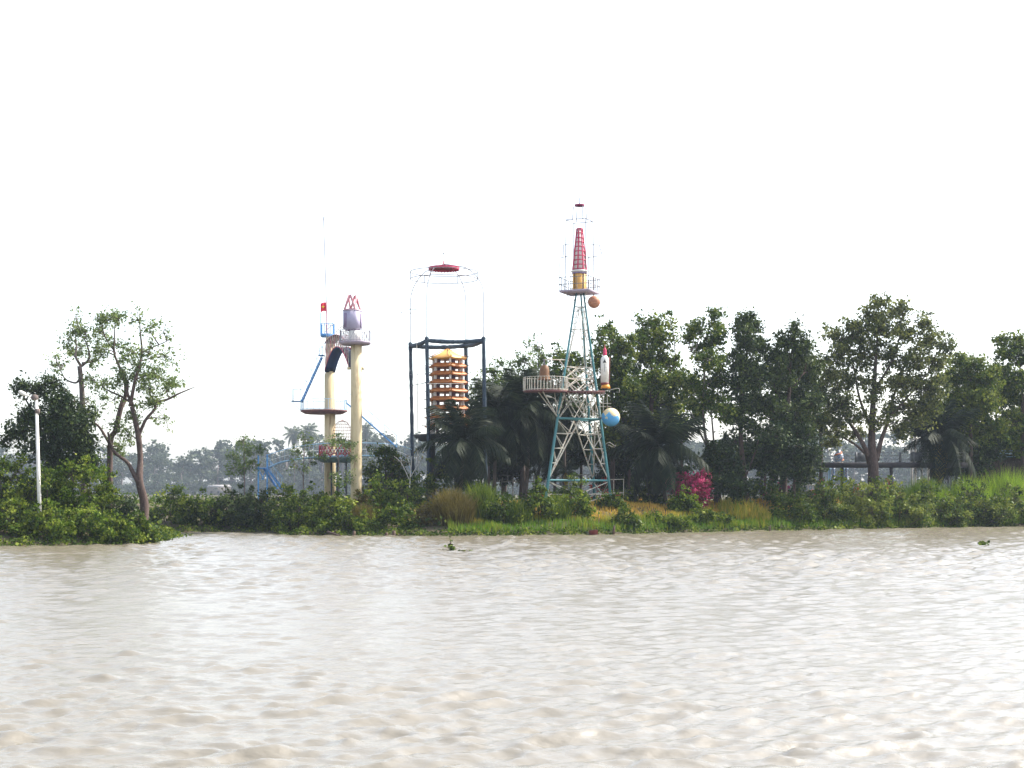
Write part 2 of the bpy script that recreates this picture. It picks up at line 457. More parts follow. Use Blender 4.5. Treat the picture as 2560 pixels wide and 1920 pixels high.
def crown(g, tw, c, rad, ncl, per, size, rng, clump=0.42, base=0.5, ctr=None, twr=0.012, half=False, wide=0.36, stretch=0.8):
    """leaf clumps spread through one ellipsoid, each with a twig to its middle"""
    d = ellip(ncl, rng)
    if half: d[:, 2] = np.abs(d[:, 2])
    P = np.array(c) + d * np.array(rad) * (1 + 0.2 * rng.normal(size=(ncl, 1)))
    o = Vector(ctr if ctr is not None else c)
    for p in P:
        m = max(6, int(per * (0.5 + rng.random())))
        s = clump * (0.6 + 0.8 * rng.random())
        Q = p + rng.normal(size=(m, 3)) * s * np.array([0.62, 0.62, 0.62 * stretch])
        t = np.clip(base + 0.13 * rng.normal() + 0.17 * rng.normal(size=m), 0, 1)
        leaves(g, Q, size, rng, t, wide)
        if tw is not None:
            pv = Vector(p)
            mid = (o + pv) / 2 + Vector(rng.normal(size=3)) * 0.12
            tw.tube([o, mid, pv], [twr * 2, twr * 1.4, twr * 0.7], 3, False)
def px_path(pts, Y, rng, wob=0.12):
    return [W(p[0], p[1], Y + (p[3] if len(p) > 3 else 0)) + Vector((0, rng.normal() * wob, 0)) for p in pts], [p[2] for p in pts]
def smooth_path(P, r, k=4):
    out = []; rr = []
    n = len(P)
    for i in range(n - 1):
        p0 = P[max(i - 1, 0)]; p1 = P[i]; p2 = P[i + 1]; p3 = P[min(i + 2, n - 1)]
        for j in range(k):
            t = j / k
            out.append(0.5 * ((2 * p1) + (p2 - p0) * t + (2 * p0 - 5 * p1 + 4 * p2 - p3) * t * t + (3 * p1 - p0 - 3 * p2 + p3) * t ** 3))
            rr.append(r[i] * (1 - t) + r[i + 1] * t)
    return out + [P[-1]], rr + [r[-1]]
def tree(name, label, Y, trunk, limbs, lobes, lm, bark, leaf=0.2, per=40, clump=0.42, seed=1, base=0.5, cat="tree", group=None, twr=0.012, depth=1.0, br=0.05, fat=1.04, dens=2.2):
    leaf *= 0.84
    """trunk and limbs follow photo points at distance Y; lobes are (px, py, rx, ry, clumps[, depth offset])"""
    rng = np.random.default_rng(seed)
    P0 = G(trunk[0][0], Y)
    root = thing(name, P0, label, cat, group)
    tg = Geo(); cg = Geo()
    skel = []
    P, r = px_path(trunk, Y, rng)
    P[0] = Vector((P0.x, P0.y, P0.z - 0.15))
    P, r = smooth_path(P, r); tg.tube(P, r, 10); skel += P
    for l in limbs:
        P, r = px_path(l, Y, rng, 0.3)
        P, r = smooth_path(P, r); tg.tube(P, r, 7); skel += P
    sk = np.array([tuple(p) for p in skel])
    for lo in lobes:
        px, py, rx, ry, n = lo[:5]
        dy = lo[5] if len(lo) > 5 else rng.normal() * 0.9 * depth
        c = W(px, py, Y + dy)
        rad = (M(rx, Y) * fat, 0.8 * depth * M((rx + ry) / 2, Y) * fat, M(ry, Y) * fat)
        n = max(2, int(n * dens))
        d = np.linalg.norm(sk - np.array(c), axis=1) + 1.3 * np.maximum(0, sk[:, 2] - c.z + 0.3 * rad[2])
        a = Vector(sk[int(d.argmin())])
        mid = (a + c) / 2 + Vector((rng.normal() * 0.15, rng.normal() * 0.2, 0.08 * (c - a).length))
        bp_, br_ = smooth_path([a, mid, c], [br, br * 0.75, br * 0.45], 3)
        tg.tube(bp_, br_, 5)
        crown(cg, tg, c, rad, n, per, leaf, rng, clump, base + 0.05 * rng.normal(), twr=twr)
    add("trunk", tg, bark, root, smooth=True)
    add("crown", cg, lm, root)
    return root
def shrub(name, label, px, Y, w, h, lm, n=26, per=42, leaf=0.16, seed=1, group=None, base=0.5, clump=0.34, cat="shrub", dep=None, lobes=None, pz=None):
    """a bush w by h photo pixels, its foot on the bank; lobes are (dx, dz, rx, rz) in fractions of w and h"""
    rng = np.random.default_rng(seed)
    o = G(px, Y)
    if o.z < 0.02: o.z = 0.02
    root = thing(name, o, label, cat, group)
    wm, hm = M(w, Y) * 1.12, M(h, Y) * 1.15
    dm = dep if dep else max(0.7, wm * 0.4)
    sg = Geo(); cg = Geo()
    if lobes is None:
        lobes = [(-0.22, 0.30, 0.30, 0.32), (0.18, 0.28, 0.32, 0.34), (0.0, 0.55, 0.34, 0.42), (-0.34, 0.16, 0.18, 0.2), (0.36, 0.16, 0.18, 0.2)]
    if h > 150:
        lobes = [(-0.25, 0.18, 0.26, 0.2), (0.25, 0.18, 0.26, 0.2), (-0.2, 0.42, 0.3, 0.22), (0.2, 0.45, 0.3, 0.22), (0.0, 0.3, 0.3, 0.25), (-0.1, 0.68, 0.28, 0.22), (0.16, 0.74, 0.22, 0.22), (-0.36, 0.5, 0.14, 0.16)]
    k = max(5, int(2.0 * n / len(lobes)))
    leaf *= 0.98; per = int(per * 1.35); clump *= 0.92
    for dx, dz, rx, rz in lobes:
        c = o + Vector((dx * wm, rng.normal() * dm * 0.2, dz * hm))
        foot = o + Vector((dx * wm * 0.5, rng.normal() * 0.1, -0.1))
        sg.tube([foot, (foot + c) / 2 + Vector((rng.normal() * 0.08, 0, 0)), c], [0.035, 0.028, 0.018], 5)
        crown(cg, sg, c, (rx * wm, dm * 0.6, rz * hm), k, per, leaf, rng, clump, base + 0.06 * rng.normal(), twr=0.009)
    add("stem", sg, m_bark, root)
    add("foliage", cg, lm, root)
    return root

def frond_geo(L, rng, nl=44, ll=0.55, arch=0.9, wide=0.03, sides=2):
    """a palm frond along +X from the origin, leaflets hanging from a curved midrib"""
    g = Geo()
    P = []
    for i in range(12):
        t = i / 11
        P.append(Vector((L * t * (1 - 0.10 * t), 0, L * (0.30 * t - arch * t * t * 0.62))))
    def at(t):
        f = t * 11; i = min(int(f), 10); return P[i].lerp(P[i + 1], f - i), (P[i + 1] - P[i]).normalized()
    V0 = len(P)
    r = [0.035 * (1 - 0.8 * i / 11) for i in range(12)]
    n0 = g.n
    g.tube(P, r, 4)
    g.T.append(np.full(g.n - n0, 0.4, np.float32))
    for k in range(nl):
        t = 0.10 + 0.89 * (k + rng.random() * 0.5) / nl
        c, d = at(t)
        l = ll * (0.55 + 0.9 * math.sin(math.pi * min(1, t * 0.85 + 0.12))) * (0.85 + 0.3 * rng.random())
        for s in (-1, 1):
            dirv = (d * 0.55 + Vector((0, s * 0.75, 0)) + Vector((0, 0, -0.35 - 0.35 * rng.random()))).normalized()
            tip = c + dirv * l + Vector((0, 0, -0.25 * l))
            mid = c + dirv * l * 0.55
            sd_ = d * wide
            V = [c - sd_, c + sd_, mid + sd_ * 1.1, mid - sd_ * 1.1, tip]
            n0 = g.n
            tint = float(np.clip(0.45 + 0.2 * rng.normal(), 0, 1))
            g.put([tuple(v) for v in V], [[(0, 1, 2, 3)], [(3, 2, 4)]], [tint] * 5)
    return g
RF = np.random.default_rng(5)
FROND = [frond_geo(3.2, RF, 42, 0.8, a, 0.026).mesh("frond", L_palm) for a in (0.55, 0.9, 1.25)]
FROND_Y = frond_geo(2.6, RF, 30, 0.55, 1.5).mesh("frond", L_palmy)
def palm(name, label, px, py, Y, trunk, scale=1.0, n=18, seed=1, group=None, lean=0.0, yellow=(), tilt=(-1.2, 0.9), foot=None):
    """coconut palm with its crown at (px, py); each frond is a part"""
    rng = np.random.default_rng(seed)
    base = G(trunk if trunk else px, Y)
    if foot is not None: base.z = foot
    top = W(px, py, Y)
    root = thing(name, base, label, "palm", group)
    tg = Geo()
    mid = lerp(base, top, 0.5) + Vector((lean, 0, 0))
    P, r = smooth_path([base - Vector((0, 0, 0.2)), lerp(base, mid, 0.3), mid, top], [0.24, 0.17, 0.14, 0.12], 4)
    tg.tube(P, r, 10)
    add("trunk", tg, m_palmbark, root, smooth=True)
    for i in range(n):
        az = 2 * math.pi * (i * 0.381966) + rng.normal() * 0.15
        el = tilt[0] + (tilt[1] - tilt[0]) * ((i + 0.5) / n) + rng.normal() * 0.08
        me = FROND[0 if el > 0.35 else (1 if el > -0.3 else 2)]
        s = scale * (0.85 + 0.3 * rng.random())
        mw = Matrix.Translation(top) @ Matrix.Rotation(az, 4, 'Z') @ Matrix.Rotation(-el, 4, 'Y') @ Matrix.Diagonal((s, s, s, 1))
        link(bpy.data.objects.new("frond", me), mw, root)
    for az, el, s in yellow:
        mw = Matrix.Translation(top) @ Matrix.Rotation(az, 4, 'Z') @ Matrix.Rotation(-el, 4, 'Y') @ Matrix.Diagonal((s, s, s, 1))
        o = link(bpy.data.objects.new("frond", FROND_Y), mw, root)
        o["label"] = "yellowed dying frond hanging down"
    return root

# ------------------------------------------------------------------ lattice globe tower
TY = 115.0
tw_ = thing("lattice_tower", G(1445, TY), "tall teal and white three-legged steel lattice tower with red spire on top", "tower")
def legline(bpx, by, tpx, ty):
    b0 = W(bpx, 1262, by); b0.z = float(gz(b0.x, b0.y)) - 0.3
    return b0, W(tpx, 733, ty)
LA, LB, LC = legline(1360, 113.6, 1441, 116.0), legline(1531, 116.4, 1459, 116.0), legline(1488, 120.2, 1452, 116.6)
def on(leg, py):
    zz = WZ(py, TY)
    t = (zz - leg[0].z) / (leg[1].z - leg[0].z)
    return lerp(leg[0], leg[1], t)
for lg in (LA, LB, LC):
    g = Geo(); pts = [lerp(lg[0], lg[1], t / 6) for t in range(7)]
    g.tube(pts, [0.135 - 0.065 * t / 6 for t in range(7)], 12)
    add("leg", g, m_teal, tw_, smooth=True)
FACES = ((LA, LB), (LB, LC), (LC, LA))
for a, b_ in FACES:
    for py in (1046, 1201):
        bar("cross_beam", on(a, py), on(b_, py), 0.085, m_teal, tw_)
    for py in (763, 821, 916, 945, 1236):
        bar("strut", on(a, py), on(b_, py), 0.032, m_wbar, tw_)
    mid = lambda py: (on(a, py) + on(b_, py)) / 2
    # lower bay: a tall inverted V, stepped rungs to the legs
    for lg in (a, b_):
        v0, v1 = mid(1050), on(lg, 1198)
        bar("brace", v0, v1, 0.058, m_wbar, tw_)
        prev = on(lg, 1050)
        for py in (1084, 1121, 1158):
            t = (py - 1050) / 148.0
            q = lerp(v0, v1, t)
            bar("strut", on(lg, py), q, 0.038, m_wbar, tw_)
            bar("brace", prev, q, 0.032, m_wbar, tw_)
            prev = on(lg, py)
        bar("brace", on(lg, 1204), mid(1236), 0.035, m_wbar, tw_)
        bar("brace", on(lg, 1238), mid(1262), 0.035, m_wbar, tw_)
    # middle bays
    for p0, p1 in ((918, 945), (947, 976), (978, 1044)):
        bar("brace", on(a, p0), mid(p1), 0.035, m_wbar, tw_)
        bar("brace", on(b_, p0), mid(p1), 0.035, m_wbar, tw_)
        bar("brace", mid(p0), lerp(on(a, p1), on(b_, p1), 0.04), 0.035, m_wbar, tw_)
        bar("brace", mid(p0), lerp(on(a, p1), on(b_, p1), 0.96), 0.035, m_wbar, tw_)
    # upper bay: long slim V with short rungs
    for lg in (a, b_):
        v0, v1 = mid(764), on(lg, 914)
        bar("brace", v0, lerp(v1, mid(914), 0.10), 0.034, m_wbar, tw_)
        for py in (775, 790, 806, 840, 860, 877, 896):
            t = (py - 764) / 150.0
            bar("strut", on(lg, py), lerp(v0, lerp(v1, mid(914), 0.10), t), 0.018, m_wbar, tw_, 6)
    bar("brace", on(a, 823), mid(843), 0.02, m_wbar, tw_, 6)
    bar("brace", on(b_, 823), mid(843), 0.02, m_wbar, tw_, 6)
# middle deck and bell balcony
zd = WZ(977, 114.2)
dk = Geo()
cx, cy = WX(1364, 114.2), 114.2
rr = M(56, 114.2)
poly = [(cx + rr * math.cos(a), cy + rr * 0.85 * math.sin(a)) for a in [2 * math.pi * i / 14 for i in range(14)]]
dk.prism(poly, zd - 0.1, zd)
balc = add("balcony_deck", dk, m_rust, tw_)
dk2 = Geo()
dk2.prism([(WX(1413, 114), 113.9), (WX(1512, 114), 113.9), (WX(1512, 117), 116.8), (WX(1413, 117), 116.8)], zd - 0.115, zd - 0.012)
add("deck", dk2, m_rust, tw_)
rg = Geo()
rail = [Vector((x, y, zd + 1.06)) for x, y in poly] + [Vector((*poly[0], zd + 1.06))]
rg.tube(rail, 0.022, 6)
rg.tube([Vector((p.x, p.y, zd + 0.06)) for p in rail], 0.03, 6)
balr = add("balcony_railing", rg, m_wbar, tw_)
for i in range(14):
    for k in range(3):
        p = lerp(rail[i], rail[i + 1], k / 3)
        bar("baluster", (p.x, p.y, zd), (p.x, p.y, zd + 1.06), 0.022, m_wbar, balr, 6)
for px0, dy in ((1345, 0.3), (1357, -0.9), (1386, 0.8)):
    bar("bracket", W(px0, 979, 114.2 + dy), on(LA, 1044), 0.045, m_wbar, tw_)
bar("bracket", W(1412, 982, 114), on(LA, 1040), 0.05, m_wbar, tw_)
bar("hanger_pipe", W(1358, 899, 114.3), on(LA, 899), 0.042, m_wbar, tw_)
bar("hanger_pipe", W(1399, 901, 114.3), on(LA, 920), 0.035, m_wbar, tw_)
# stairs under the deck
for dy in (-0.35, 0.35):
    bar("stair_stringer", W(1416, 976, 114.6 + dy), W(1464, 1045, 114.6 + dy), 0.04, m_wbar, tw_)
    a_, b2 = W(1424, 960, 114.6 + dy), W(1469, 1022, 114.6 + dy)
    hr = bar("handrail", a_, b2, 0.022, m_wbar, tw_, 6)
    for i in range(9):
        t = i / 8
        bar("baluster", lerp(W(1416, 976, 114.6 + dy), W(1464, 1045, 114.6 + dy), t), lerp(a_, b2, t), 0.017, m_wbar, tw_, 6)
for i in range(11):
    p = lerp(W(1416, 976, 114.6), W(1464, 1045, 114.6), (i + 0.5) / 11)
    plank("stair_tread", p - Vector((0, 0.34, 0)), p + Vector((0, 0.34, 0)), 0.2, 0.03, m_wbar, tw_)
for px0 in (1458, 1466, 1482, 1500, 1508):
    bar("post", W(px0, 980, 114.2), W(px0, 1044, 114.2), 0.022, m_wbar, tw_, 6)
for py in (1008, 1016):
    bar("strut", W(1496, py, 114.2), W(1528, py + 1, 114.2), 0.02, m_wbar, tw_, 6)
bar("strut", W(1518, 984, 114.2), W(1518, 1022, 114.2), 0.018, m_wbar, tw_, 6)
# rail at the foot
bar("foot_rail", W(1480, 1234, 116.0), W(1560, 1232, 116.0), 0.026, m_wbar, tw_, 6)
bar("foot_rail", W(1526, 1199, 116.0), W(1560, 1198, 116.0), 0.022, m_wbar, tw_, 6)
for px0 in (1534, 1559):
    bar("post", W(px0, 1198, 116.0), W(px0, 1233 + (12 if px0 > 1550 else 0), 116.0), 0.02, m_wbar, tw_, 6)
# curved lamp arms
def lamp_arm(name, pts, Y, par, r=0.025):
    g = Geo(); P, _ = smooth_path([W(a, b, Y) for a, b in pts], [r] * len(pts), 5)
    g.tube(P, r, 6); return add(name, g, m_wbar, par, smooth=True)
lamp_arm("lamp_arm", [(1508, 978), (1522, 976), (1540, 971), (1548, 972), (1548, 982)], 114.0, tw_, 0.02)
lamp_arm("lamp_arm", [(1392, 1030), (1393, 1008), (1387, 997), (1376, 992), (1367, 990)], 113.6, tw_, 0.025)
g = Geo(); g.tube([W(1365, 989, 113.6), W(1379, 993, 113.6)], [0.09, 0.05], 8); add("lamp_head", g, m_white, tw_, smooth=True)
g = Geo()
g.tube(smooth_path([W(1514, 1110, 113.4), W(1524, 1106, 113.4), W(1536, 1114, 113.4), W(1540, 1112, 113.4), W(1535, 1118, 113.4), W(1520, 1112, 113.4)], [0.015] * 6, 5)[0], 0.015, 5)
add("cable_loop", g, m_wbar, tw_)
# globe support
bar("globe_arm", on(LB, 1043), W(1520, 1042, 114.2), 0.075, m_maroon, tw_)
# top platform
PY_ = 116.3; pc = W(1449, 731, PY_); rot = Matrix.Rotation(math.radians(-24), 3, 'Z')
hs_ = 1.28
def pr(x, y, z): return pc + rot @ Vector((x, y, 0)) + Vector((0, 0, z))
g = Geo(); g.box(pc, (hs_, hs_, 0.09), rot); add("platform", g, m_mauve, tw_)
C4 = [(-hs_, -hs_), (hs_, -hs_), (hs_, hs_), (-hs_, hs_)]
rg = Geo()
for i in range(4):
    a_, b2 = C4[i], C4[(i + 1) % 4]
    for h in (0.55, 1.12): rg.tube([pr(*a_, h), pr(*b2, h)], 0.03, 5)
prail = add("platform_railing", rg, m_thin, tw_)
for i in range(4):
    for k in range(5):
        x = C4[i][0] * (1 - k / 5) + C4[(i + 1) % 4][0] * k / 5; y = C4[i][1] * (1 - k / 5) + C4[(i + 1) % 4][1] * k / 5
        bar("baluster", pr(x, y, 0.09), pr(x, y, 1.12 + (1.6 if k == 0 else 0)), 0.03, m_thin, prail, 6)
for sx, sy in C4:
    bar("bracket", pr(sx * 0.72, sy * 0.72, -0.09), W(1450 + sx * 9, 763, PY_) + Vector((0, sy * 0.25, 0)), 0.026, m_wbar, tw_)
# outer lamp frames beside the spire
for px0, px1 in ((1409, 1424), (1475, 1498)):
    bar("frame_rod", W(px0, 612, PY_ - 0.5), W(px1, 612, PY_ - 0.5), 0.034, m_thin, tw_, 5)
    bar("frame_rod", W(px0 - 9, 645, PY_ - 0.5), W(px1 - 2, 640, PY_ - 0.5), 0.034, m_thin, tw_, 5)
bar("frame_rod", W(1409, 612, PY_ - 0.5), W(1408, 640, PY_ - 0.5), 0.034, m_thin, tw_, 5)
bar("frame_rod", W(1498, 612, PY_ - 0.5), W(1506, 640, PY_ - 0.5), 0.034, m_thin, tw_, 5)
for q in range(4):
    x, y = C4[q][0] * 0.66, C4[q][1] * 0.66
    top = pr(x, y, 0) ; top.z = WZ(552, PY_)
    bar("frame_rod", pr(C4[q][0] * 0.72, C4[q][1] * 0.72, 0.1), top, 0.034, m_thin, tw_, 6)
    x2, y2 = C4[(q + 1) % 4][0] * 0.66, C4[(q + 1) % 4][1] * 0.66
    t2 = pr(x2, y2, 0); t2.z = top.z
    bar("frame_rod", top, t2, 0.034, m_thin, tw_, 6)
    t3 = pr(x * 0.45, y * 0.45, 0); t3.z = WZ(518, PY_)
    t4 = pr(x * 0.55, y * 0.55, 0); t4.z = top.z
    bar("frame_rod", t4, t3, 0.034, m_thin, tw_, 5)
# drum and spire
cx0, cy0 = pc.x, pc.y
zb = pc.z + 0.09; zt = WZ(682, PY_)
dr = M(18, PY_)
for k in range(5):
    a0 = math.radians(-128 + k * 72); g = Geo()
    g.lathe([(dr, 0), (dr, zt - zb), (dr - 0.07, zt - zb), (dr - 0.07, 0), (dr, 0)], (cx0, cy0, zb), 8, a0, a0 + math.radians(58))
    add("drum_panel", g, m_ochre, tw_, smooth=False)
g = Geo(); g.lathe([(dr * 0.62, zb), (dr * 0.62, zt)], (cx0, cy0, 0), 16); add("drum_core", g, m_white, tw_, smooth=True)
g = Geo(); g.lathe([(dr + 0.03, zt - 0.12), (dr + 0.03, zt), (dr * 0.5, zt + 0.01)], (cx0, cy0, 0), 20); add("drum_cap", g, m_shutter, tw_)
g = Geo(); g.lathe([(dr * 0.9, zt + 0.01), (M(21, PY_), zt + 0.07), (M(21, PY_), zt + 0.15), (dr, zt + 0.2)], (cx0, cy0, 0), 20); add("spire_base", g, m_white, tw_)
z0, z1 = WZ(674, PY_), WZ(572, PY_)
r0, r1 = M(18.5, PY_), M(8, PY_)
g = Geo(); g.lathe([(r0 * 0.80, z0), (r1 * 0.75, z1), (0.001, z1 + 0.05)], (cx0, cy0, 0), 20); add("spire_core", g, m_core, tw_, smooth=True)
for k in range(8):
    a = math.radians(-62 + 45 * k)
    u = Vector((math.cos(a), math.sin(a), 0))
    plank("spire_rib", Vector((cx0, cy0, z0)) + u * r0, Vector((cx0, cy0, z1)) + u * r1, 0.095, 0.05, m_red, tw_, up=u)
for k in range(10):
    t = k / 9.0; zz = z0 + (z1 - z0) * t; r_ = r0 + (r1 - r0) * t + 0.012
    g = Geo(); g.lathe([(r_ - 0.05, zz - 0.028), (r_ + 0.02, zz - 0.028), (r_ + 0.015, zz + 0.028), (r_ - 0.06, zz + 0.028), (r_ - 0.05, zz - 0.028)], (cx0, cy0, 0), 8, math.radians(-62), math.radians(298))
    add("spire_ring", g, m_red, tw_)
g = Geo(); g.tube(smooth_path([Vector((cx0 - 0.12, cy0, z1)), Vector((cx0 - 0.05, cy0, z1 + 0.25)), Vector((cx0, cy0, z1 + 0.4)), Vector((cx0 + 0.05, cy0, z1 + 0.25)), Vector((cx0 + 0.12, cy0, z1))], [0.015] * 5, 4)[0], 0.015, 5)
add("finial_loop", g, m_thin, tw_)
m_disc = mat("dark_plum_red", (0.24, 0.03, 0.09), (0.19, 0.03, 0.08), 4, 0.6)
# scalloped crown disc
def scallop(cx, cy, zc, r, h, name, mt, par, teeth=30):
    g = Geo()
    V = []; Q = []; T3 = []
    n = teeth * 2
    for i in range(n):
        a = 2 * math.pi * i / n
        low = -0.45 * h if i % 2 else 0.0
        V += [(cx + r * math.cos(a), cy + r * math.sin(a), zc + h), (cx + r * math.cos(a), cy + r * math.sin(a), zc + low)]
    for i in range(n):
        j = (i + 1) % n
        Q.append((2 * i, 2 * j, 2 * j + 1, 2 * i + 1))
    g.put(V, [Q])
    g.lathe([(r - 0.003, h * 0.96), (r * 0.5, h * 1.12), (0.01, h * 1.2)], (cx, cy, zc), n)
    g.lathe([(r - 0.02, h * 0.7), (0.01, h * 0.75)], (cx, cy, zc), n)
    return add(name, g, mt, par)
scallop(cx0, cy0, WZ(515, PY_), M(12.5, PY_), M(3.6, PY_), "crown_disc", m_disc, tw_, 18)
bar("finial", Vector((cx0, cy0, WZ(510, PY_))), Vector((cx0, cy0, WZ(494, PY_))), 0.034, m_thin, tw_, 5)

# things carried by the tower
pz_ = W(1485, 755, PY_ - 0.6)
pl = thing("planet_ball", pz_, "orange-brown planet ball hanging under the top platform of the lattice tower", "ball")
g = Geo(); g.sphere(pz_, M(15.6, PY_)); add("ball", g, m_planet, pl, smooth=True)
bar("hook", pz_ + Vector((0, 0, 0.45)), W(1485, 733, PY_ - 0.6), 0.018, m_maroon, pl, 6)

be = W(1361, 950, 114.2)
bl = thing("bell", be, "brown bell hanging above the round white-railed balcony of the tower", "bell")
g = Geo(); h = M(40, 114.2)
g.lathe([(M(15, 114), 0.0), (M(14.4, 114), 0.06), (M(13, 114), h * 0.25), (M(12, 114), h * 0.6), (M(10.5, 114), h * 0.82), (M(6, 114), h * 0.93), (0.02, h * 0.95)], be, 28)
add("body", g, m_bell, bl, smooth=True)
g = Geo(); g.lathe([(M(15.4, 114), 0.02), (M(15.6, 114), 0.08), (M(14.6, 114), 0.12)], be, 28); add("rim", g, m_bell, bl)
bar("stem", be + Vector((0, 0, h * 0.93)), W(1360, 898, 114.2), 0.06, m_thin, bl)

ro = W(1512, 973, 114.4)
rk = thing("rocket_model", ro, "white model rocket with red nose and orange skirt at the deck end", "rocket")
def rz(py): return WZ(py, 114.4) - ro.z
def rm(p): return M(p, 114.4)
g = Geo(); g.lathe([(rm(10.3), rz(957)), (rm(10.3), rz(897)), (rm(5), rz(889)), (0.01, rz(888))], ro, 28); add("body", g, m_white, rk, smooth=False)
g = Geo(); g.lathe([(rm(5.2), rz(889)), (rm(4.6), rz(886)), (rm(4.2), rz(875)), (rm(3.0), rz(871.5)), (rm(0.8), rz(869)), (rm(0.5), rz(862)), (0.005, rz(861))], ro, 18); add("nose", g, m_red, rk, smooth=True)
g = Geo(); g.lathe([(rm(8.5), rz(963)), (rm(10.5), rz(961)), (rm(10.6), rz(956.6))], ro, 28); add("band", g, m_maroon, rk)
g = Geo(); g.lathe([(rm(12.5), rz(971)), (rm(11), rz(966)), (rm(9), rz(961.5))], ro + Vector((0.06, 0, 0)), 20); add("skirt", g, m_flame, rk, smooth=True)
g = Geo(); g.lathe([(rm(6), rz(977)), (rm(8), rz(969))], ro, 16); add("nozzle", g, m_black, rk)
g = Geo(); g.box(ro + Vector((rm(11.6), -0.02, (rz(955) + rz(893)) / 2)), (rm(1.4), 0.03, (rz(893) - rz(955)) / 2)); add("fin", g, m_maroon, rk)
g = Geo(); yy = ro.y - rm(10.3) - 0.012
tri = [(ro.x - rm(5.5), rz(907.5)), (ro.x + rm(3.5), rz(907.5)), (ro.x - rm(1), rz(898.5))]
V = [(x, yy, ro.z + z) for x, z in tri] + [(x, yy + 0.12, ro.z + z) for x, z in tri]
g.put(V, [[(0, 1, 2), (5, 4, 3)], [(0, 3, 4, 1), (1, 4, 5, 2), (2, 5, 3, 0)]])
add("emblem", g, m_black, rk, label="black triangle mark on the rocket")
g = Geo(); g.box((ro.x - rm(1.2), yy + 0.004, ro.z + (rz(911) + rz(930)) / 2), (0.012, 0.01, (rz(911) - rz(930)) / 2)); add("stripe", g, m_black, rk)

m_globe = bpy.data.materials.new("painted_globe")
m_globe.use_nodes = True
nt = m_globe.node_tree; b = nt.nodes["Principled BSDF"]; b.inputs["Roughness"].default_value = 0.5
tc = nt.nodes.new("ShaderNodeTexCoord")
n1 = nt.nodes.new("ShaderNodeTexNoise"); n1.inputs["Scale"].default_value = 1.7; n1.inputs["Detail"].default_value = 5
nt.links.new(tc.outputs["Object"], n1.inputs["Vector"])
sx = nt.nodes.new("ShaderNodeSeparateXYZ"); nt.links.new(tc.outputs["Object"], sx.inputs[0])
ma = nt.nodes.new("ShaderNodeMath"); ma.operation = 'MULTIPLY_ADD'; ma.inputs[1].default_value = 0.30; ma.inputs[2].default_value = 0.0
nt.links.new(sx.outputs[2], ma.inputs[0])
ad = nt.nodes.new("ShaderNodeMath"); ad.operation = 'ADD'; nt.links.new(ma.outputs[0], ad.inputs[0]); nt.links.new(n1.outputs["Fac"], ad.inputs[1])
cr = nt.nodes.new("ShaderNodeValToRGB"); e = cr.color_ramp.elements
e[0].position = 0.48; e[0].color = (0.06, 0.27, 0.52, 1); e[1].position = 0.58; e[1].color = (0.58, 0.47, 0.27, 1)
k = e.new(0.53); k.color = (0.10, 0.36, 0.55, 1)
k = e.new(0.545); k.color = (0.45, 0.40, 0.26, 1)
nt.links.new(ad.outputs[0], cr.inputs[0]); nt.links.new(cr.outputs[0], b.inputs["Base Color"])
gc = W(1527, 1043, 114.3)
gl = thing("earth_globe", gc, "blue and sand coloured earth globe mounted on the right leg of the lattice tower", "globe")
g = Geo(); g.sphere(gc, M(23, 114.3), 40, 24); add("sphere", g, m_globe, gl, smooth=True)
bar("axis", gc + Vector((0, 0, 0.7)), gc + Vector((0, 0, 0.86)), 0.03, m_maroon, gl, 6)

# ------------------------------------------------------------------ twin pillars with arch bridge
Y2, Y1 = 113.0, 118.5
p2 = thing("cream_pillar", G(889, Y2), "tall cream pillar carrying a small lilac house, nearer of the two pillars", "pillar")
g = Geo(); b0 = G(891, Y2) - Vector((0, 0, 0.3)); t0 = W(889, 860, Y2)
r_ = M(14, Y2)
g.lathe([(r_ * 1.04, 0), (r_ * 1.02, 3), (r_ * 1.01, 8), (r_, t0.z - b0.z)], (b0.x, b0.y, b0.z), 32); add("shaft", g, m_cream, p2, smooth=True)
zc = WZ(855, Y2); cx, cy = WX(888, Y2), Y2
ra = M(41, Y2)
g = Geo(); g.lathe([(ra * 0.86, zc - 0.24), (ra, zc - 0.1), (ra, zc)], (cx, cy, 0), 8, math.radians(22.5), math.radians(382.5)); add("platform", g, m_mauve, p2)
g = Geo()
oct_ = [Vector((cx + ra * 0.97 * math.cos(a), cy + ra * 0.97 * math.sin(a), zc)) for a in [math.radians(22.5 + 45 * i) for i in range(9)]]
for h in (0.08, 0.9): g.tube([p + Vector((0, 0, h)) for p in oct_], 0.022, 6)
rl = add("railing", g, m_rail, p2)
for i in range(8):
    a_, b2 = oct_[i], oct_[i + 1]
    for k in range(4):
        q = lerp(a_, b2, k / 4); bar("baluster", q, q + Vector((0, 0, 0.9)), 0.016, m_rail, rl, 6)
    m0 = lerp(a_, b2, 0.5)
    bar("chevron", lerp(a_, b2, 0.27) + Vector((0, 0, 0.2)), m0 + Vector((0, 0, 0.72)), 0.018, m_rail, rl, 6)
    bar("chevron", lerp(a_, b2, 0.73) + Vector((0, 0, 0.2)), m0 + Vector((0, 0, 0.72)), 0.018, m_rail, rl, 6)
zh = WZ(823, Y2)
g = Geo(); g.lathe([(M(16, Y2), zc), (M(16, Y2), zh - 0.14)], (cx, cy, 0), 28); add("drum", g, m_white, p2, smooth=True)
hrot = Matrix.Rotation(math.radians(-23), 3, 'Z')
hw = M(17.3, Y2); hh = (WZ(778, Y2) - zh) / 2
hc = Vector((WX(881.5, Y2), Y2, zh + hh))
g = Geo(); g.box(hc - Vector((0, 0, hh + 0.06)), (hw * 0.8, hw * 0.8, 0.075), hrot); add("plinth", g, m_shutter, p2)
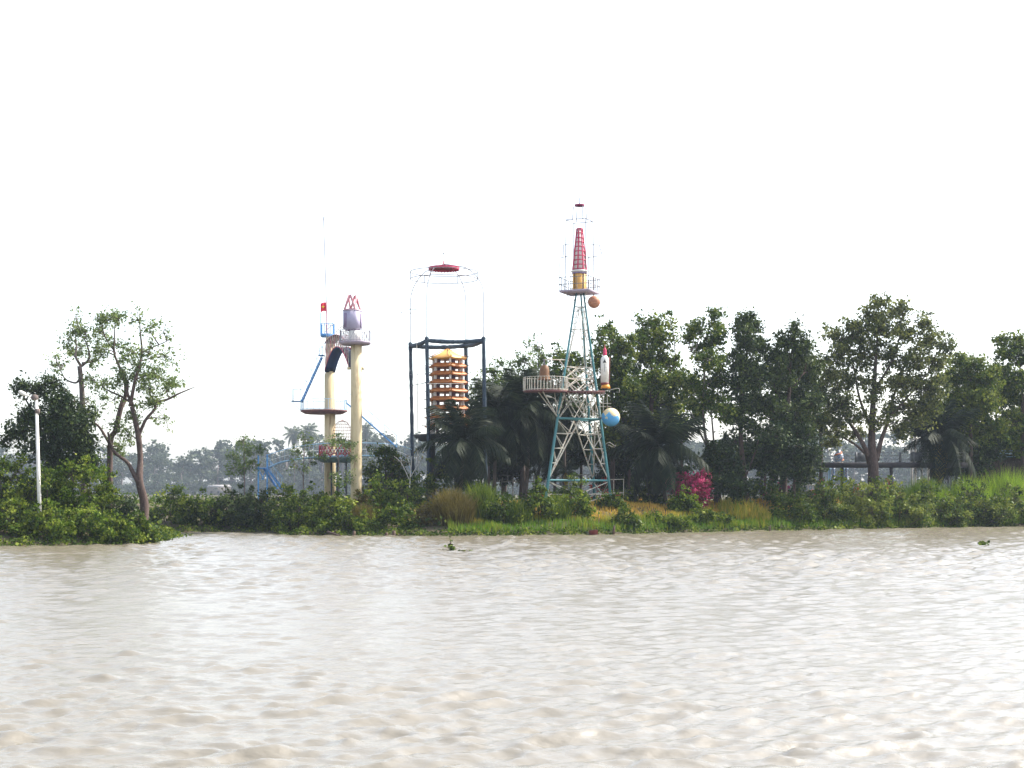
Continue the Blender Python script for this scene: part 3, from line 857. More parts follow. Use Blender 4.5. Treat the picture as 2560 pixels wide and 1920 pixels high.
g = Geo(); g.box(hc, (hw, hw, hh), hrot); ho = add("lilac_house", g, m_house, p2)
for sgn, ax in ((-1, 'y'), (1, 'x'), (1, 'y'), (-1, 'x')):
    for off in (-0.62,) if ax == 'y' else (0.62,):
        loc = Vector((off * hw, sgn * hw * 1.01, -0.03)) if ax == 'y' else Vector((sgn * hw * 1.01, off * hw, -0.03))
        ext = (hw * 0.2, 0.02, hh * 0.78) if ax == 'y' else (0.02, hw * 0.2, hh * 0.78)
        g = Geo(); g.box(hc + hrot @ loc, ext, hrot); add("shutter", g, m_shutter, ho)
g = Geo(); g.box(hc + Vector((0, 0, hh + 0.03)), (hw * 1.04, hw * 1.04, 0.04), hrot); add("cornice", g, m_mauve, p2)
for k in range(4):
    fr = hrot @ Matrix.Rotation(math.pi / 2 * k, 3, 'Z')
    zb2 = hc.z + hh + 0.09
    A_ = hc.copy(); A_.z = 0
    pA = A_ + fr @ Vector((-hw * 0.86, -hw * 0.86, 0)) + Vector((0, 0, zb2)); pB = A_ + fr @ Vector((hw * 0.86, -hw * 0.86, 0)) + Vector((0, 0, zb2))
    pT = A_ + fr @ Vector((0, -hw * 0.62, 0)); pT.z = WZ(738, Y2)
    nrm = fr @ Vector((0, -1, 0))
    for u_, v_ in ((pA, pB), (pA, pT), (pT, pB)):
        plank("gable_bar", u_, v_, 0.15, 0.06, m_pink, p2, up=nrm)
# brackets on the pillar
for dx in (-1, 1):
    g = Geo(); g.box(W(889 + dx * 17, 921, Y2), (0.12, 0.1, 0.1)); add("bracket", g, m_cream, p2)

p1 = thing("cream_pillar", G(825, Y1), "tall cream pillar with brown round deck and flagpole, farther of the two pillars", "pillar")
g = Geo(); b0 = G(826, Y1) - Vector((0, 0, 0.3)); r_ = M(13.6, Y1)
zm = WZ(934, Y1)
g.lathe([(r_ * 1.05, b0.z), (r_ * 1.02, 6), (r_, zm), (r_ * 0.82, zm + 0.02), (r_ * 0.78, WZ(842, Y1))], (WX(825, Y1), Y1, 0), 32); add("shaft", g, m_cream, p1, smooth=False)
cx, cy = WX(819, Y1), Y1
zc = WZ(836, Y1); q = M(16, Y1)
g = Geo(); g.box((cx, cy, zc - 0.1), (q, q, 0.12)); add("upper_platform", g, m_blue, p1)
g = Geo()
C = [(-q, -q), (q, -q), (q, q), (-q, q), (-q, -q)]
for h in (0.85,): g.tube([Vector((cx + x * .97, cy + y * .97, zc + h)) for x, y in C], 0.03, 6)
rl = add("upper_railing", g, m_blue, p1)
for i in range(4):
    for k in range(3):
        x = C[i][0] * (1 - k / 3) + C[i + 1][0] * k / 3; y = C[i][1] * (1 - k / 3) + C[i + 1][1] * k / 3
        bar("baluster", (cx + x * .97, cy + y * .97, zc), (cx + x * .97, cy + y * .97, zc + (1.75 if k == 0 and i in (0, 1) else 0.85)), 0.03, m_blue, rl, 6)
bar("flagpole", W(818, 838, Y1), W(816, 755, Y1), 0.05, m_pink, p1)
bar("mast_rod", W(816, 756, Y1), W(809, 546, Y1), 0.034, m_thin, p1, 5)
g = Geo()
for a_, b2 in (((804, 540), (803, 536)), ((808, 545), (812, 543)), ((809, 541), (811, 547)), ((807, 549), (810, 548))):
    g.tube([W(*a_, Y1), W(*b2, Y1)], 0.025, 5)
add("wind_vane", g, m_greyrail, p1)
# flag
fo = W(816, 757, Y1)
fl = thing("flag", fo, "small red flag with a yellow star on the pole of the farther pillar", "flag")
g = Geo(); n = 10; Vf = []
fw, fh = M(15, Y1), M(22, Y1)
for i in range(n + 1):
    for j in range(5):
        t = i / n
        Vf.append((fo.x - fw * t, fo.y + 0.07 * math.sin(t * 7), fo.z - fh * j / 4 + 0.05 * math.sin(t * 5)))
Qs = [(i * 5 + j, (i + 1) * 5 + j, (i + 1) * 5 + j + 1, i * 5 + j + 1) for i in range(n) for j in range(4)]
g.put(Vf, [Qs]); cl = add("cloth", g, m_flag, fl, smooth=True)
g = Geo(); sc_ = Vector((fo.x - fw * 0.52, fo.y - 0.10, fo.z - fh * 0.48))
st = []
for i in range(10):
    a = math.pi / 2 + i * math.pi / 5; rr_ = fw * (0.30 if i % 2 == 0 else 0.125)
    st.append((sc_.x + rr_ * math.cos(a), sc_.y, sc_.z + rr_ * math.sin(a)))
st.append(tuple(sc_)); st2 = [(x, y + 0.03, z) for x, y, z in st]
g.put(st + st2, [[(i, (i + 1) % 10, 10) for i in range(10)] + [((i + 1) % 10 + 11, i + 11, 21) for i in range(10)], [(i, i + 11, (i + 1) % 10 + 11, (i + 1) % 10) for i in range(10)]])
add("star", g, m_star, cl)
# arch bridge between pillars
br_o = W(856, 940, 115.7)
ab = thing("arch_bridge", br_o, "small red and white arched lattice bridge with navy soffit between the pillar tops", "bridge")
A0 = Vector((WX(826, Y1), Y1 - 0.3, 0)); A1 = Vector((WX(884, Y2), Y2 + 0.4, 0))
ax_ = (A1 - A0); side = Vector((-ax_.y, ax_.x, 0)).normalized() * 0.45
def archp(t, lift=0.0):
    # parabola from the farther pillar to the nearer one
    zs = WZ(932, Y1) * (1 - t) + WZ(922, Y2) * t
    p = A0.lerp(A1, t); p.z = zs + (WZ(872, 115.7) - WZ(928, 115.7)) * (1 - (2 * t - 1) ** 2) + lift
    return p
NS = 14
g = Geo(); V = []
for i in range(NS + 1):
    p = archp(i / NS)
    for sg_ in (-1, 1):
        for th in (0, 0.10):
            V.append(tuple(p + side * sg_ + Vector((0, 0, th))))
Q = []
for i in range(NS):
    o_ = i * 4; n_ = o_ + 4
    Q += [(o_, o_ + 2, n_ + 2, n_), (o_ + 1, n_ + 1, n_ + 3, o_ + 3), (o_, n_, n_ + 1, o_ + 1), (o_ + 2, o_ + 3, n_ + 3, n_ + 2)]
Q += [(0, 1, 3, 2), (NS * 4, NS * 4 + 2, NS * 4 + 3, NS * 4 + 1)]
g.put(V, [Q]); add("soffit", g, m_navy, ab)
def topp(t, sg_):
    p = A0.lerp(A1, t); p.z = WZ(858, Y1) * (1 - t) + WZ(862, Y2) * t + 0.75 * math.sin(math.pi * t)
    return p + side * sg_
for sg_ in (-1, 1):
    g = Geo(); g.tube([topp(i / 12, sg_) for i in range(13)], 0.028, 6); add("top_chord", g, m_pink, ab)
    g = Geo(); g.tube([topp(i / 12, sg_) + Vector((0, 0, 0.85)) for i in range(13)], 0.022, 6); add("handrail", g, m_wbar, ab)
    g = Geo(); g.tube([archp(i / 16, 0.14) + side * sg_ for i in range(17)], 0.035, 6); add("bottom_chord", g, m_red, ab)
    for i in range(13):
        t = i / 12
        lo_, hi_ = archp(t, 0.1) + side * sg_, topp(t, sg_)
        bar("hanger", lo_, hi_, 0.022, m_pink if i % 2 else m_wbar, ab, 6)
        bar("baluster", hi_, hi_ + Vector((0, 0, 0.85)), 0.014, m_wbar, ab, 6)
        if i < 12:
            bar("lattice_bar", lo_, topp((i + 1) / 12, sg_), 0.018, m_pink, ab, 6)
            bar("lattice_bar", hi_, archp((i + 1) / 12, 0.1) + side * sg_, 0.018, m_wbar, ab, 6)
g = Geo(); V = []
for i in range(13):
    for sg_ in (-1, 1): V.append(tuple(topp(i / 12, sg_) - Vector((0, 0, 0.03))))
g.put(V + [tuple(Vector(v) - Vector((0, 0, 0.05))) for v in V], [[(2 * i, 2 * i + 1, 2 * i + 3, 2 * i + 2) for i in range(12)] + [(26 + 2 * i + 2, 26 + 2 * i + 3, 26 + 2 * i + 1, 26 + 2 * i) for i in range(12)]])
add("walk_deck", g, m_rail, ab)

# round deck on the farther pillar with its stairs
zc = WZ(1026, Y1); cx, cy = WX(810, Y1), Y1; ra = M(59, Y1)
g = Geo(); g.lathe([(ra * 0.80, zc - 0.30), (ra, zc - 0.10), (ra, zc)], (cx, cy, 0), 10); rd = add("round_deck", g, m_rust, p1)
g = Geo()
pts = [Vector((cx + ra * 0.97 * math.cos(a), cy + ra * 0.97 * math.sin(a), zc)) for a in [2 * math.pi * i / 10 for i in range(11)]]
g.tube([p + Vector((0, 0, 0.86)) for p in pts], 0.022, 6); g.tube([p + Vector((0, 0, 0.07)) for p in pts], 0.02, 6)
rl = add("deck_railing", g, m_lblue, p1)
for i in range(10):
    for k in range(6):
        q = lerp(pts[i], pts[i + 1], k / 6); bar("baluster", q, q + Vector((0, 0, 0.86)), 0.02 if k == 0 else 0.008, m_lblue, rl, 6)
def stair(name_par, a, b, width, n, mt, rail_h=1.0, rails=True, rr=0.035):
    d = Vector((0, 1, 0)) * width / 2
    for s_ in (-1, 1):
        plank("stair_stringer", a + d * s_, b + d * s_, 0.05, 0.10, mt, name_par)
        if rails:
            bar("handrail", a + d * s_ + Vector((0, 0, rail_h)), b + d * s_ + Vector((0, 0, rail_h)), 0.018, m_lblue, name_par, 6)
            for k in range(5):
                q = lerp(a, b, k / 4) + d * s_; bar("rail_post", q, q + Vector((0, 0, rail_h)), 0.014, m_lblue, name_par, 6)
    for i in range(n):
        q = lerp(a, b, (i + 0.5) / n); plank("stair_tread", q - d, q + d, 0.16, 0.03, mt, name_par)
stair(p1, W(754, 1006, Y1 - 0.9), W(805, 893, Y1 - 0.9), 0.7, 16, m_blue, 0.95)
g = Geo(); g.box(W(804, 889, Y1 - 0.6), (0.22, 0.5, 0.03)); add("landing", g, m_blue, p1)
g = Geo()
for a_, b2 in (((799, 860), (799, 888)), ((799, 860), (815, 858)), ((807, 860), (807, 888))): g.tube([W(*a_, Y1 - 0.95), W(*b2, Y1 - 0.95)], 0.018, 6)
add("landing_railing", g, m_lblue, p1)
g = Geo(); g.box(W(741, 1003.5, Y1 - 0.9), (0.38, 0.45, 0.03)); add("landing", g, m_blue, p1)
g = Geo()
for dy in (-0.45, 0.45):
    for a_, b2 in (((731, 974), (731, 1003)), ((731, 974), (752, 973)), ((752, 970), (752, 1026)), ((734, 974), (734, 1003)), ((731, 1005), (752, 1026))): g.tube([W(*a_, Y1 - 0.9 + dy), W(*b2, Y1 - 0.9 + dy)], 0.024, 6)
add("landing_railing", g, m_lblue, p1)
stair(p1, W(867, 1008, Y1 + 1.2), W(992, 1118, Y1 + 2.6), 0.8, 24, m_blue, 1.0)

# hanging wire cage
cg_o = W(856, 1116, 117.6)
cgt = thing("wire_cage", cg_o, "rusty egg-shaped wire cage hanging from the round brown deck", "cage")
cw, ch = M(25, 117.6), M(66, 117.6)
def cagep(a, t):
    rr_ = cw * math.sqrt(max(0, 1 - (max(0, t - 0.35) / 0.65) ** 2)) * (0.86 + 0.14 * min(1, t / 0.3))
    return cg_o + Vector((rr_ * math.cos(a), rr_ * math.sin(a), ch * t))
for k in range(12):
    g = Geo(); g.tube([cagep(2 * math.pi * k / 12, i / 12) for i in range(13)], 0.014, 5); add("cage_rib", g, m_rust, cgt)
for t in (0.0, 0.12, 0.24, 0.36, 0.48, 0.6, 0.72, 0.84, 0.94):
    g = Geo(); g.tube([cagep(2 * math.pi * i / 20, t) for i in range(21)], 0.012, 5, False); add("cage_hoop", g, m_rust, cgt)
bar("chain", cagep(0, 1.0), W(857, 1032, 117.6), 0.012, m_rust, cgt, 5)

m_honey = mat("dull_red_rail", (0.26, 0.02, 0.035), (0.20, 0.025, 0.04), 4, 0.6)
# low platform with red honeycomb railing
lp_o = W(840, 1150, 116.2)
lp = thing("honeycomb_platform", lp_o, "low grey-teal platform with red honeycomb railing between the cream pillars", "platform")
zc = WZ(1143, 116.2)
poly = []
for i in range(18):
    a = 2 * math.pi * i / 18
    x = WX(838, 116.2) + M(46, 116.2) * math.cos(a); y = 116.2 + 1.35 * math.sin(a)
    if i in (8, 9, 10): x -= 0.28
    poly.append((x, y))
g = Geo(); g.prism(poly, zc - 0.06, zc)
low = [(WX(846, 116.2) + (x - WX(838, 116.2)) * 0.72, 116.2 + (y - 116.2) * 0.7) for x, y in poly]
V = [(x, y, zc - 0.062) for x, y in poly] + [(x, y, zc - 0.44) for x, y in low]
g.put(V, [[((i + 1) % 18, i, 18 + i, 18 + (i + 1) % 18) for i in range(18)], [tuple(range(35, 17, -1))]])
add("hull", g, m_tealdk, lp)
hz0 = zc
def ring(px): return None
per_ = [Vector((WX(840, 116.2) + M(42, 116.2) * math.cos(a), 116.2 + 1.25 * math.sin(a), 0)) for a in [2 * math.pi * i / 60 for i in range(60)]]
def rp(u, h):
    f = (u % 1.0) * 60; i = int(f) % 60; p = per_[i].lerp(per_[(i + 1) % 60], f - int(f)); return Vector((p.x, p.y, zc + h))
nh = 14
for k in range(nh):
    u0 = k / nh; s = 1.0 / nh
    A_ = [(u0, 0.0), (u0 + 0.25 * s, 0.26), (u0 + 0.02 * s, 0.52), (u0 + 0.25 * s, 0.78), (u0 + 0.5 * s, 0.95), (u0 + 0.75 * s, 0.78), (u0 + 0.98 * s, 0.52), (u0 + 0.75 * s, 0.26), (u0 + s, 0.0)]
    g = Geo(); g.tube([rp(u, h) for u, h in A_], 0.042, 6)
    g.tube([rp(u0 + 0.25 * s, 0.26), rp(u0 + 0.75 * s, 0.26)], 0.04, 6)
    add("honeycomb_bar", g, m_honey, lp)
for k in range(3):
    a = math.radians(30 + 120 * k)
    bar("support", Vector((WX(846, 116.2) + 0.7 * math.cos(a), 116.2 + 0.6 * math.sin(a), float(gz(WX(846, 116.2), 116.2)) - 0.2)), Vector((WX(846, 116.2) + 0.7 * math.cos(a), 116.2 + 0.6 * math.sin(a), zc - 0.4)), 0.07, m_dark, lp)

# blue footbridge with stair tower
YB = 117.6
fb = thing("blue_footbridge", G(660, YB), "light blue arched footbridge with tubular rails and stair tower at its left end", "footbridge")
def arcp(pts): return [(a, b) for a, b in pts]
TOP = [(668, 1138), (700, 1127), (740, 1117), (790, 1110), (850, 1107), (905, 1107), (960, 1109), (1000, 1114), (1030, 1124)]
MIDR = [(672, 1152), (700, 1143), (740, 1133), (785, 1127), (850, 1124), (905, 1123), (960, 1125), (1000, 1130), (1024, 1142)]
LOW = [(672, 1168), (700, 1156), (740, 1148), (785, 1143), (850, 1140), (905, 1139), (965, 1141), (1000, 1146), (1018, 1160), (1029, 1180), (1033, 1200)]
for nm, pts, r_, mt in (("handrail", TOP, 0.03, m_lblue), ("middle_rail", MIDR, 0.022, m_white), ("edge_beam", LOW, 0.05, m_lblue)):
    for dy in (-0.5, 0.5):
        P, _ = smooth_path([W(a, b2, YB + dy) for a, b2 in pts], [r_] * len(pts), 5)
        g = Geo(); g.tube(P, r_, 7); add(nm, g, mt, fb, smooth=True)
def interp(pts, px):
    for i in range(len(pts) - 1):
        if pts[i][0] <= px <= pts[i + 1][0]:
            t = (px - pts[i][0]) / (pts[i + 1][0] - pts[i][0]); return pts[i][1] * (1 - t) + pts[i + 1][1] * t
    return pts[-1][1]
for px0 in range(676, 1018, 12):
    for dy in (-0.5, 0.5):
        bar("baluster", W(px0, interp(LOW, px0), YB + dy), W(px0, interp(TOP, px0), YB + dy), 0.009, m_lblue, fb, 5)
g = Geo(); P, _ = smooth_path([W(a, b2 + 1.2, YB) for a, b2 in LOW[:8]], [1] * 8, 4)
V = [tuple(p + Vector((0, s_ * 0.46, h))) for p in P for s_ in (-1, 1) for h in (-0.035, 0.02)]
n = len(P)
g.put(V, [[(4 * i + a_, 4 * i + b2, 4 * i + 4 + b2, 4 * i + 4 + a_) for i in range(n - 1) for a_, b2 in ((0, 2), (2, 3), (3, 1), (1, 0))]])
add("walk_deck", g, m_lblue, fb)
for px0, py0 in ((646, 1138), (668, 1136)):
    for dy in (-0.5, 0.5):
        a_ = G(px0, YB + dy) - Vector((0, 0, 0.2)); bar("tower_post", a_, W(px0, py0, YB + dy), 0.065, m_blue, fb)
        bar("tower_brace", W(px0, 1172, YB + dy), W(px0 + (14 if px0 < 650 else -14), 1200, YB + dy), 0.04, m_blue, fb)
g = Geo(); g.box(W(657, 1171, YB), (M(15, YB), 0.62, 0.05)); add("landing", g, m_blue, fb)
stair(fb, W(668, 1170, YB - 0.3), W(706, 1222, YB - 0.3), 0.8, 12, m_blue, 0.9)
stair(fb, W(660, 1172, YB + 0.5), W(694, 1222, YB + 0.5), 0.6, 12, m_blue, 0.9, False)

# ------------------------------------------------------------------ pagoda in its tall frame
YP = 117.2
pf = thing("four_post_canopy", G(1115, YP), "tall slate-blue four-post frame with thin domed rods around the pagoda", "frame")
PO = {'a': (1026, 119.3, 853), 'b': (1067, 115.0, 847), 'c': (1164.5, 119.3, 858), 'd': (1209, 115.0, 846)}
ztop = WZ(848, 115.0)
tops = {}
for k, (px0, y, pt) in PO.items():
    b0 = G(px0 + (8 if px0 < 1100 else 6), y); b0.z -= 0.3
    t0 = Vector((WX(px0, y), y, ztop)); tops[k] = t0
    g = Geo(); rng = np.random.default_rng(ord(k))
    P = [lerp(b0, t0, i / 40) for i in range(41)]
    g.tube(P, [0.16 + 0.014 * rng.normal() for _ in P], 10); add("post", g, m_slate, pf)
    g = Geo(); g.sphere(t0 + Vector((0, 0, 0.05)), 0.18, 12, 8); add("post_knob", g, m_slate, pf, smooth=True)
for k0, k1 in (('a', 'b'), ('b', 'd'), ('d', 'c'), ('c', 'a')):
    g = Geo(); P = []
    for i in range(25):
        t = i / 24; p = lerp(tops[k0], tops[k1], t); p.z -= 0.10 + 0.12 * math.sin(math.pi * t)
        P.append(p)
    rng = np.random.default_rng(ord(k0) + 3)
    g.tube(P, [0.175 + 0.012 * rng.normal() for _ in P], 10); add("beam", g, m_slate, pf)
pcx = (tops['a'].x + tops['d'].x) / 2; pcy = (tops['a'].y + tops['d'].y) / 2
zdm = WZ(660, YP)
pcx = WX(1109, YP)
for k in 'abcd':
    t0 = tops[k]; P = [t0]
    for i in range(1, 15):
        t = i / 14
        zz = t0.z + (zdm - t0.z) * t
        f = 1.0 if t < 0.55 else math.sqrt(max(0, 1 - ((t - 0.55) / 0.45) ** 2))
        P.append(Vector((pcx + (t0.x - pcx) * (0.0 + f * 1.0), pcy + (t0.y - pcy) * f, zz)))
    g = Geo(); g.tube(P, 0.036, 6); add("dome_rod", g, m_thin, pf, smooth=True)
for py in (680, 698):
    g = Geo(); g.tube([Vector((WX(1110, YP) + M(84, YP) * math.cos(2 * math.pi * i / 36), YP + M(84, YP) * 0.9 * math.sin(2 * math.pi * i / 36), WZ(py, YP))) for i in range(37)], 0.034, 6, False)
    add("hoop", g, m_thin, pf)
for i in range(6):
    a = 2 * math.pi * i / 6 + 0.15
    q = Vector((WX(1110, YP) + M(84, YP) * math.cos(a), YP + M(84, YP) * 0.9 * math.sin(a), 0))
    bar("hoop_rod", Vector((q.x, q.y, WZ(698, YP))), Vector((q.x, q.y, WZ(680, YP))), 0.034, m_thin, pf, 5)
scallop(WX(1110, YP), YP, WZ(674, YP), M(39, YP), M(5.5, YP), "crown_disc", m_red, pf, 30)
g = Geo(); g.lathe([(M(9, YP), WZ(664, YP)), (M(3, YP), WZ(661, YP)), (M(1.6, YP), WZ(653, YP)), (0.02, WZ(650, YP))], (WX(1109, YP), YP, 0), 14); add("crown_cap", g, m_pink, pf, smooth=True)
bar("finial", Vector((WX(1109, YP), YP, WZ(655, YP))), Vector((WX(1109, YP), YP, WZ(629, YP))), 0.02, m_greyrail, pf, 6)
g = Geo(); g.sphere((WX(1109, YP), YP, WZ(634, YP)), 0.06, 8, 6); add("finial_bead", g, m_greyrail, pf)
bar("side_rail", W(1028, 964, 119.2), W(1066, 957, 115.2), 0.03, m_thin, pf, 6)
bar("side_rail", W(1068, 959, 114.8), W(1160, 959, 114.8), 0.018, m_white, pf, 6)
# service pole beside it
sp = thing("service_pole", G(1045, 117), "thin white service pole with a bracket arm in front of the pagoda frame", "pole")
bar("pole", G(1047, 117), W(1041, 772, 117), 0.032, m_white, sp)
bar("arm", W(1041, 785, 117), W(999, 779, 117), 0.022, m_thin, sp, 6)
bar("arm_tip", W(1003, 780, 117), W(1004, 784, 117), 0.03, m_greyrail, sp, 6)
bar("tie", W(1041, 773, 117), W(1022, 773, 117), 0.034, m_thin, sp, 5)

pg = thing("pagoda", W(1117, 1088, YP), "nine-tier miniature pagoda with orange roofs and open white-columned storeys", "pagoda")
zt_ = [897, 918, 938, 958.5, 980, 1001, 1023, 1045, 1067]
pxc = WX(1119, YP); a0 = math.radians(-78)
def hexp(r, k, z): return Vector((pxc + r * math.cos(a0 + k * math.pi / 3), YP + r * math.sin(a0 + k * math.pi / 3), z))
def roof_tier(z, r_e, r_i, h, mt, name, top=False):
    g = Geo(); V = []; n = 6
    sub = 5
    for ring_, (r, zz, lift) in enumerate(((r_e, z, 0.07), ((r_e + r_i) * 0.5, z + h * 0.42, 0.03), (r_i, z + h, 0.0))):
        for k in range(6):
            for s_ in range(sub):
                t = s_ / sub
                p = hexp(r, k, zz).lerp(hexp(r, k + 1, zz), t)
                up = lift * (abs(2 * t - 1) ** 4)
                V.append((p.x, p.y, p.z + up))
    m_ = 6 * sub
    Q = [(i * m_ + j, i * m_ + (j + 1) % m_, (i + 1) * m_ + (j + 1) % m_, (i + 1) * m_ + j) for i in range(2) for j in range(m_)]
    V2 = [(x, y, zz - 0.06) for x, y, zz in V[:m_]]
    V += V2
    Q += [(3 * m_ + j, 3 * m_ + (j + 1) % m_, (j + 1) % m_, j) for j in range(m_)]
    g.put(V, [Q, [tuple(3 * m_ + j for j in range(m_ - 1, -1, -1)), tuple(2 * m_ + j for j in range(m_))]])
    ro_ = add(name, g, mt, pg)
    for k in range(6):
        g = Geo(); u = (hexp(1, k, 0) - hexp(0, k, 0))
        e_ = hexp(r_e, k, z + 0.10)
        g.tube([e_ - u * 0.1, e_ + u * 0.16 + Vector((0, 0, 0.01)), e_ + u * 0.30 + Vector((0, 0, 0.10))], [0.035, 0.03, 0.012], 5); add("eave_tip", g, m_dark, ro_)
    return ro_
for i, py in enumerate(zt_):
    z = WZ(py, YP); re = M(51 + i * 1.3, YP); ri = M(40 + i * 0.8, YP)
    nz = WZ(zt_[i + 1] - 8.4, YP) if i < 8 else WZ(1087, YP)
    if i == 0:
        roof_tier(z, re, 0.03, WZ(872, YP) - z, m_topr, "roof")
        for k in range(6): bar("hip", hexp(re, k, z + 0.14), Vector((pxc, YP, WZ(872, YP) + 0.01)), 0.022, m_roof, pg, 6)
    else:
        roof_tier(z, re, ri, M(8.8, YP), m_roof, "roof")
    # open storey below this roof
    for k in range(6):
        q = hexp(ri * 0.94, k, nz); plank("column", q, Vector((q.x, q.y, z + 0.02)), 0.17, 0.17, m_col, pg, up=(math.cos(a0 + k * math.pi / 3), math.sin(a0 + k * math.pi / 3), 0))
    for k in range(3):
        a = a0 + math.radians(30) + k * 2 * math.pi / 3
        q = Vector((pxc + ri * 0.55 * math.cos(a), YP + ri * 0.55 * math.sin(a), nz))
        plank("inner_column", q, Vector((q.x, q.y, z + 0.02)), 0.25, 0.25, m_purp, pg, up=(math.cos(a), math.sin(a), 0))
g = Geo(); V = [hexp(M(70, YP), k, 0) for k in range(6)]
z = WZ(1087, YP)
g.lathe([(M(60, YP), z - 0.55), (M(74, YP), z - 0.22), (M(82, YP), z)], (WX(1112, YP), YP, 0), 6, math.radians(0), math.radians(360)); add("base_deck", g, m_dark, pg)
for k in range(4):
    a = math.radians(45 + 90 * k); q = Vector((WX(1112, YP) + 1.6 * math.cos(a), YP + 1.4 * math.sin(a), 0))
    bar("pier", Vector((q.x, q.y, float(gz(q.x, q.y)) - 0.2)), Vector((q.x, q.y, z - 0.5)), 0.3, m_dark, pg, 8)

# overhead cables between the pillar and the frame
for nm, a_, b2, sag, lb in (("cable", W(838, 936, 115.5), W(1066, 934, 115.0), 0.12, "thin grey cable from the farther pillar to the pagoda frame, lower of the pair"), ("cable", W(905, 924, 113), W(1026, 927, 119.0), 0.10, "thin grey cable from the nearer pillar to the pagoda frame, upper of the pair")):
    g = Geo(); g.tube([lerp(a_, b2, t / 12) - Vector((0, 0, sag * 4 * (t / 12) * (1 - t / 12))) for t in range(13)], 0.016, 5)
    add(nm, g, m_greyrail, None, org=a_, label=lb, cat="cable")

# ------------------------------------------------------------------ elevated walkway on the right
YW = 135.0
wk = thing("elevated_walkway", G(2107, YW), "dark elevated walkway with grey railing behind the right hand trees", "walkway")
zc = WZ(1156, YW); zl = WZ(1169, YW)
xa, xb = WX(1880, YW), WX(2420, YW)
g = Geo(); g.box(((xa + xb) / 2, YW + 0.8, (zc + zl) / 2), ((xb - xa) / 2, 0.8, (zc - zl) / 2)); add("deck", g, m_walk, wk)
for px0 in (1905, 2000, 2107, 2230, 2330):
    a_ = G(px0, YW); g = Geo(); g.box((WX(px0, YW), YW + 0.3, (a_.z - 0.3 + zl) / 2), (0.12, 0.12, (zl - a_.z + 0.3) / 2)); add("pier", g, m_walk, wk)
for py in (1131, 1139, 1148):
    bar("rail", W(2030, py, YW + 0.1), W(2415, py, YW + 0.1), 0.025, m_greyrail, wk, 6)
for px0 in (2140, 2250, 2284, 2360, 2410):
    g = Geo(); g.box(W(px0, 1143, YW + 0.1), (0.10, 0.08, M(13, YW))); add("rail_post", g, m_greyrail, wk)
for px0, py0 in ((2155, 1130), (2290, 1128)):
    g = Geo(); g.box(W(px0, 1143, YW + 0.3), (M(14, YW), 0.06, M(11, YW))); add("rail_panel", g, m_greyrail, wk)
wk2 = thing("terrace_wall", G(2480, 142), "brown terrace wall with pale blue rails at the right edge", "wall")
g = Geo(); g.box(((WX(2405, 142) + WX(2720, 142)) / 2, 142.6, (WZ(1145, 142) + 1.2) / 2), ((WX(2720, 142) - WX(2405, 142)) / 2, 0.2, (WZ(1145, 142) - 1.2) / 2)); add("wall", g, m_bark, wk2)
for py in (1127, 1134, 1142):
    bar("rail", W(2405, py + 1, 142), W(2720, py - 2, 142), 0.028, m_lblue, wk2, 6)
for px0 in (2440, 2500, 2560, 2620): bar("rail_post", W(px0, 1126, 142), W(px0, 1147, 142), 0.03, m_lblue, wk2, 6)

def vase(px, pyb, Y, h, label, neck=None):
    o = W(px, pyb, Y); hm = M(h, Y)
    v = thing("glazed_vase", o, label, "vase")
    g = Geo(); g.lathe([(hm * 0.2, 0), (hm * 0.26, hm * 0.08), (hm * 0.40, hm * 0.35), (hm * 0.42, hm * 0.5), (hm * 0.30, hm * 0.72), (hm * 0.15, hm * 0.85), (hm * 0.17, hm), (0.01, hm * 0.98)], o, 20); add("body", g, m_vase, v, smooth=True)
    g = Geo(); P = []
    for i in range(30):
        t = i / 29; a = t * 9 - 1.2; r_ = hm * (0.44 - 0.2 * t)
        P.append(o + Vector((r_ * math.cos(a), r_ * math.sin(a), hm * (0.1 + 0.85 * t))))
    g.tube(P, [hm * 0.09 * (1 - 0.6 * abs(2 * i / 29 - 1)) for i in range(30)], 7); add("coiled_dragon", g, m_orange, v, smooth=True)
    g = Geo(); g.box(o - Vector((0, 0, 0.08)), (hm * 0.3, hm * 0.3, 0.08)); add("stand", g, m_pale, v)
    return v
vase(2096, 1155, YW + 0.7, 30, "blue and orange glazed vase standing on the walkway left of the big tree")
vase(1882, 1164, YW - 1, 40, "tall blue and white vase seen between dark trees at the walkway end")
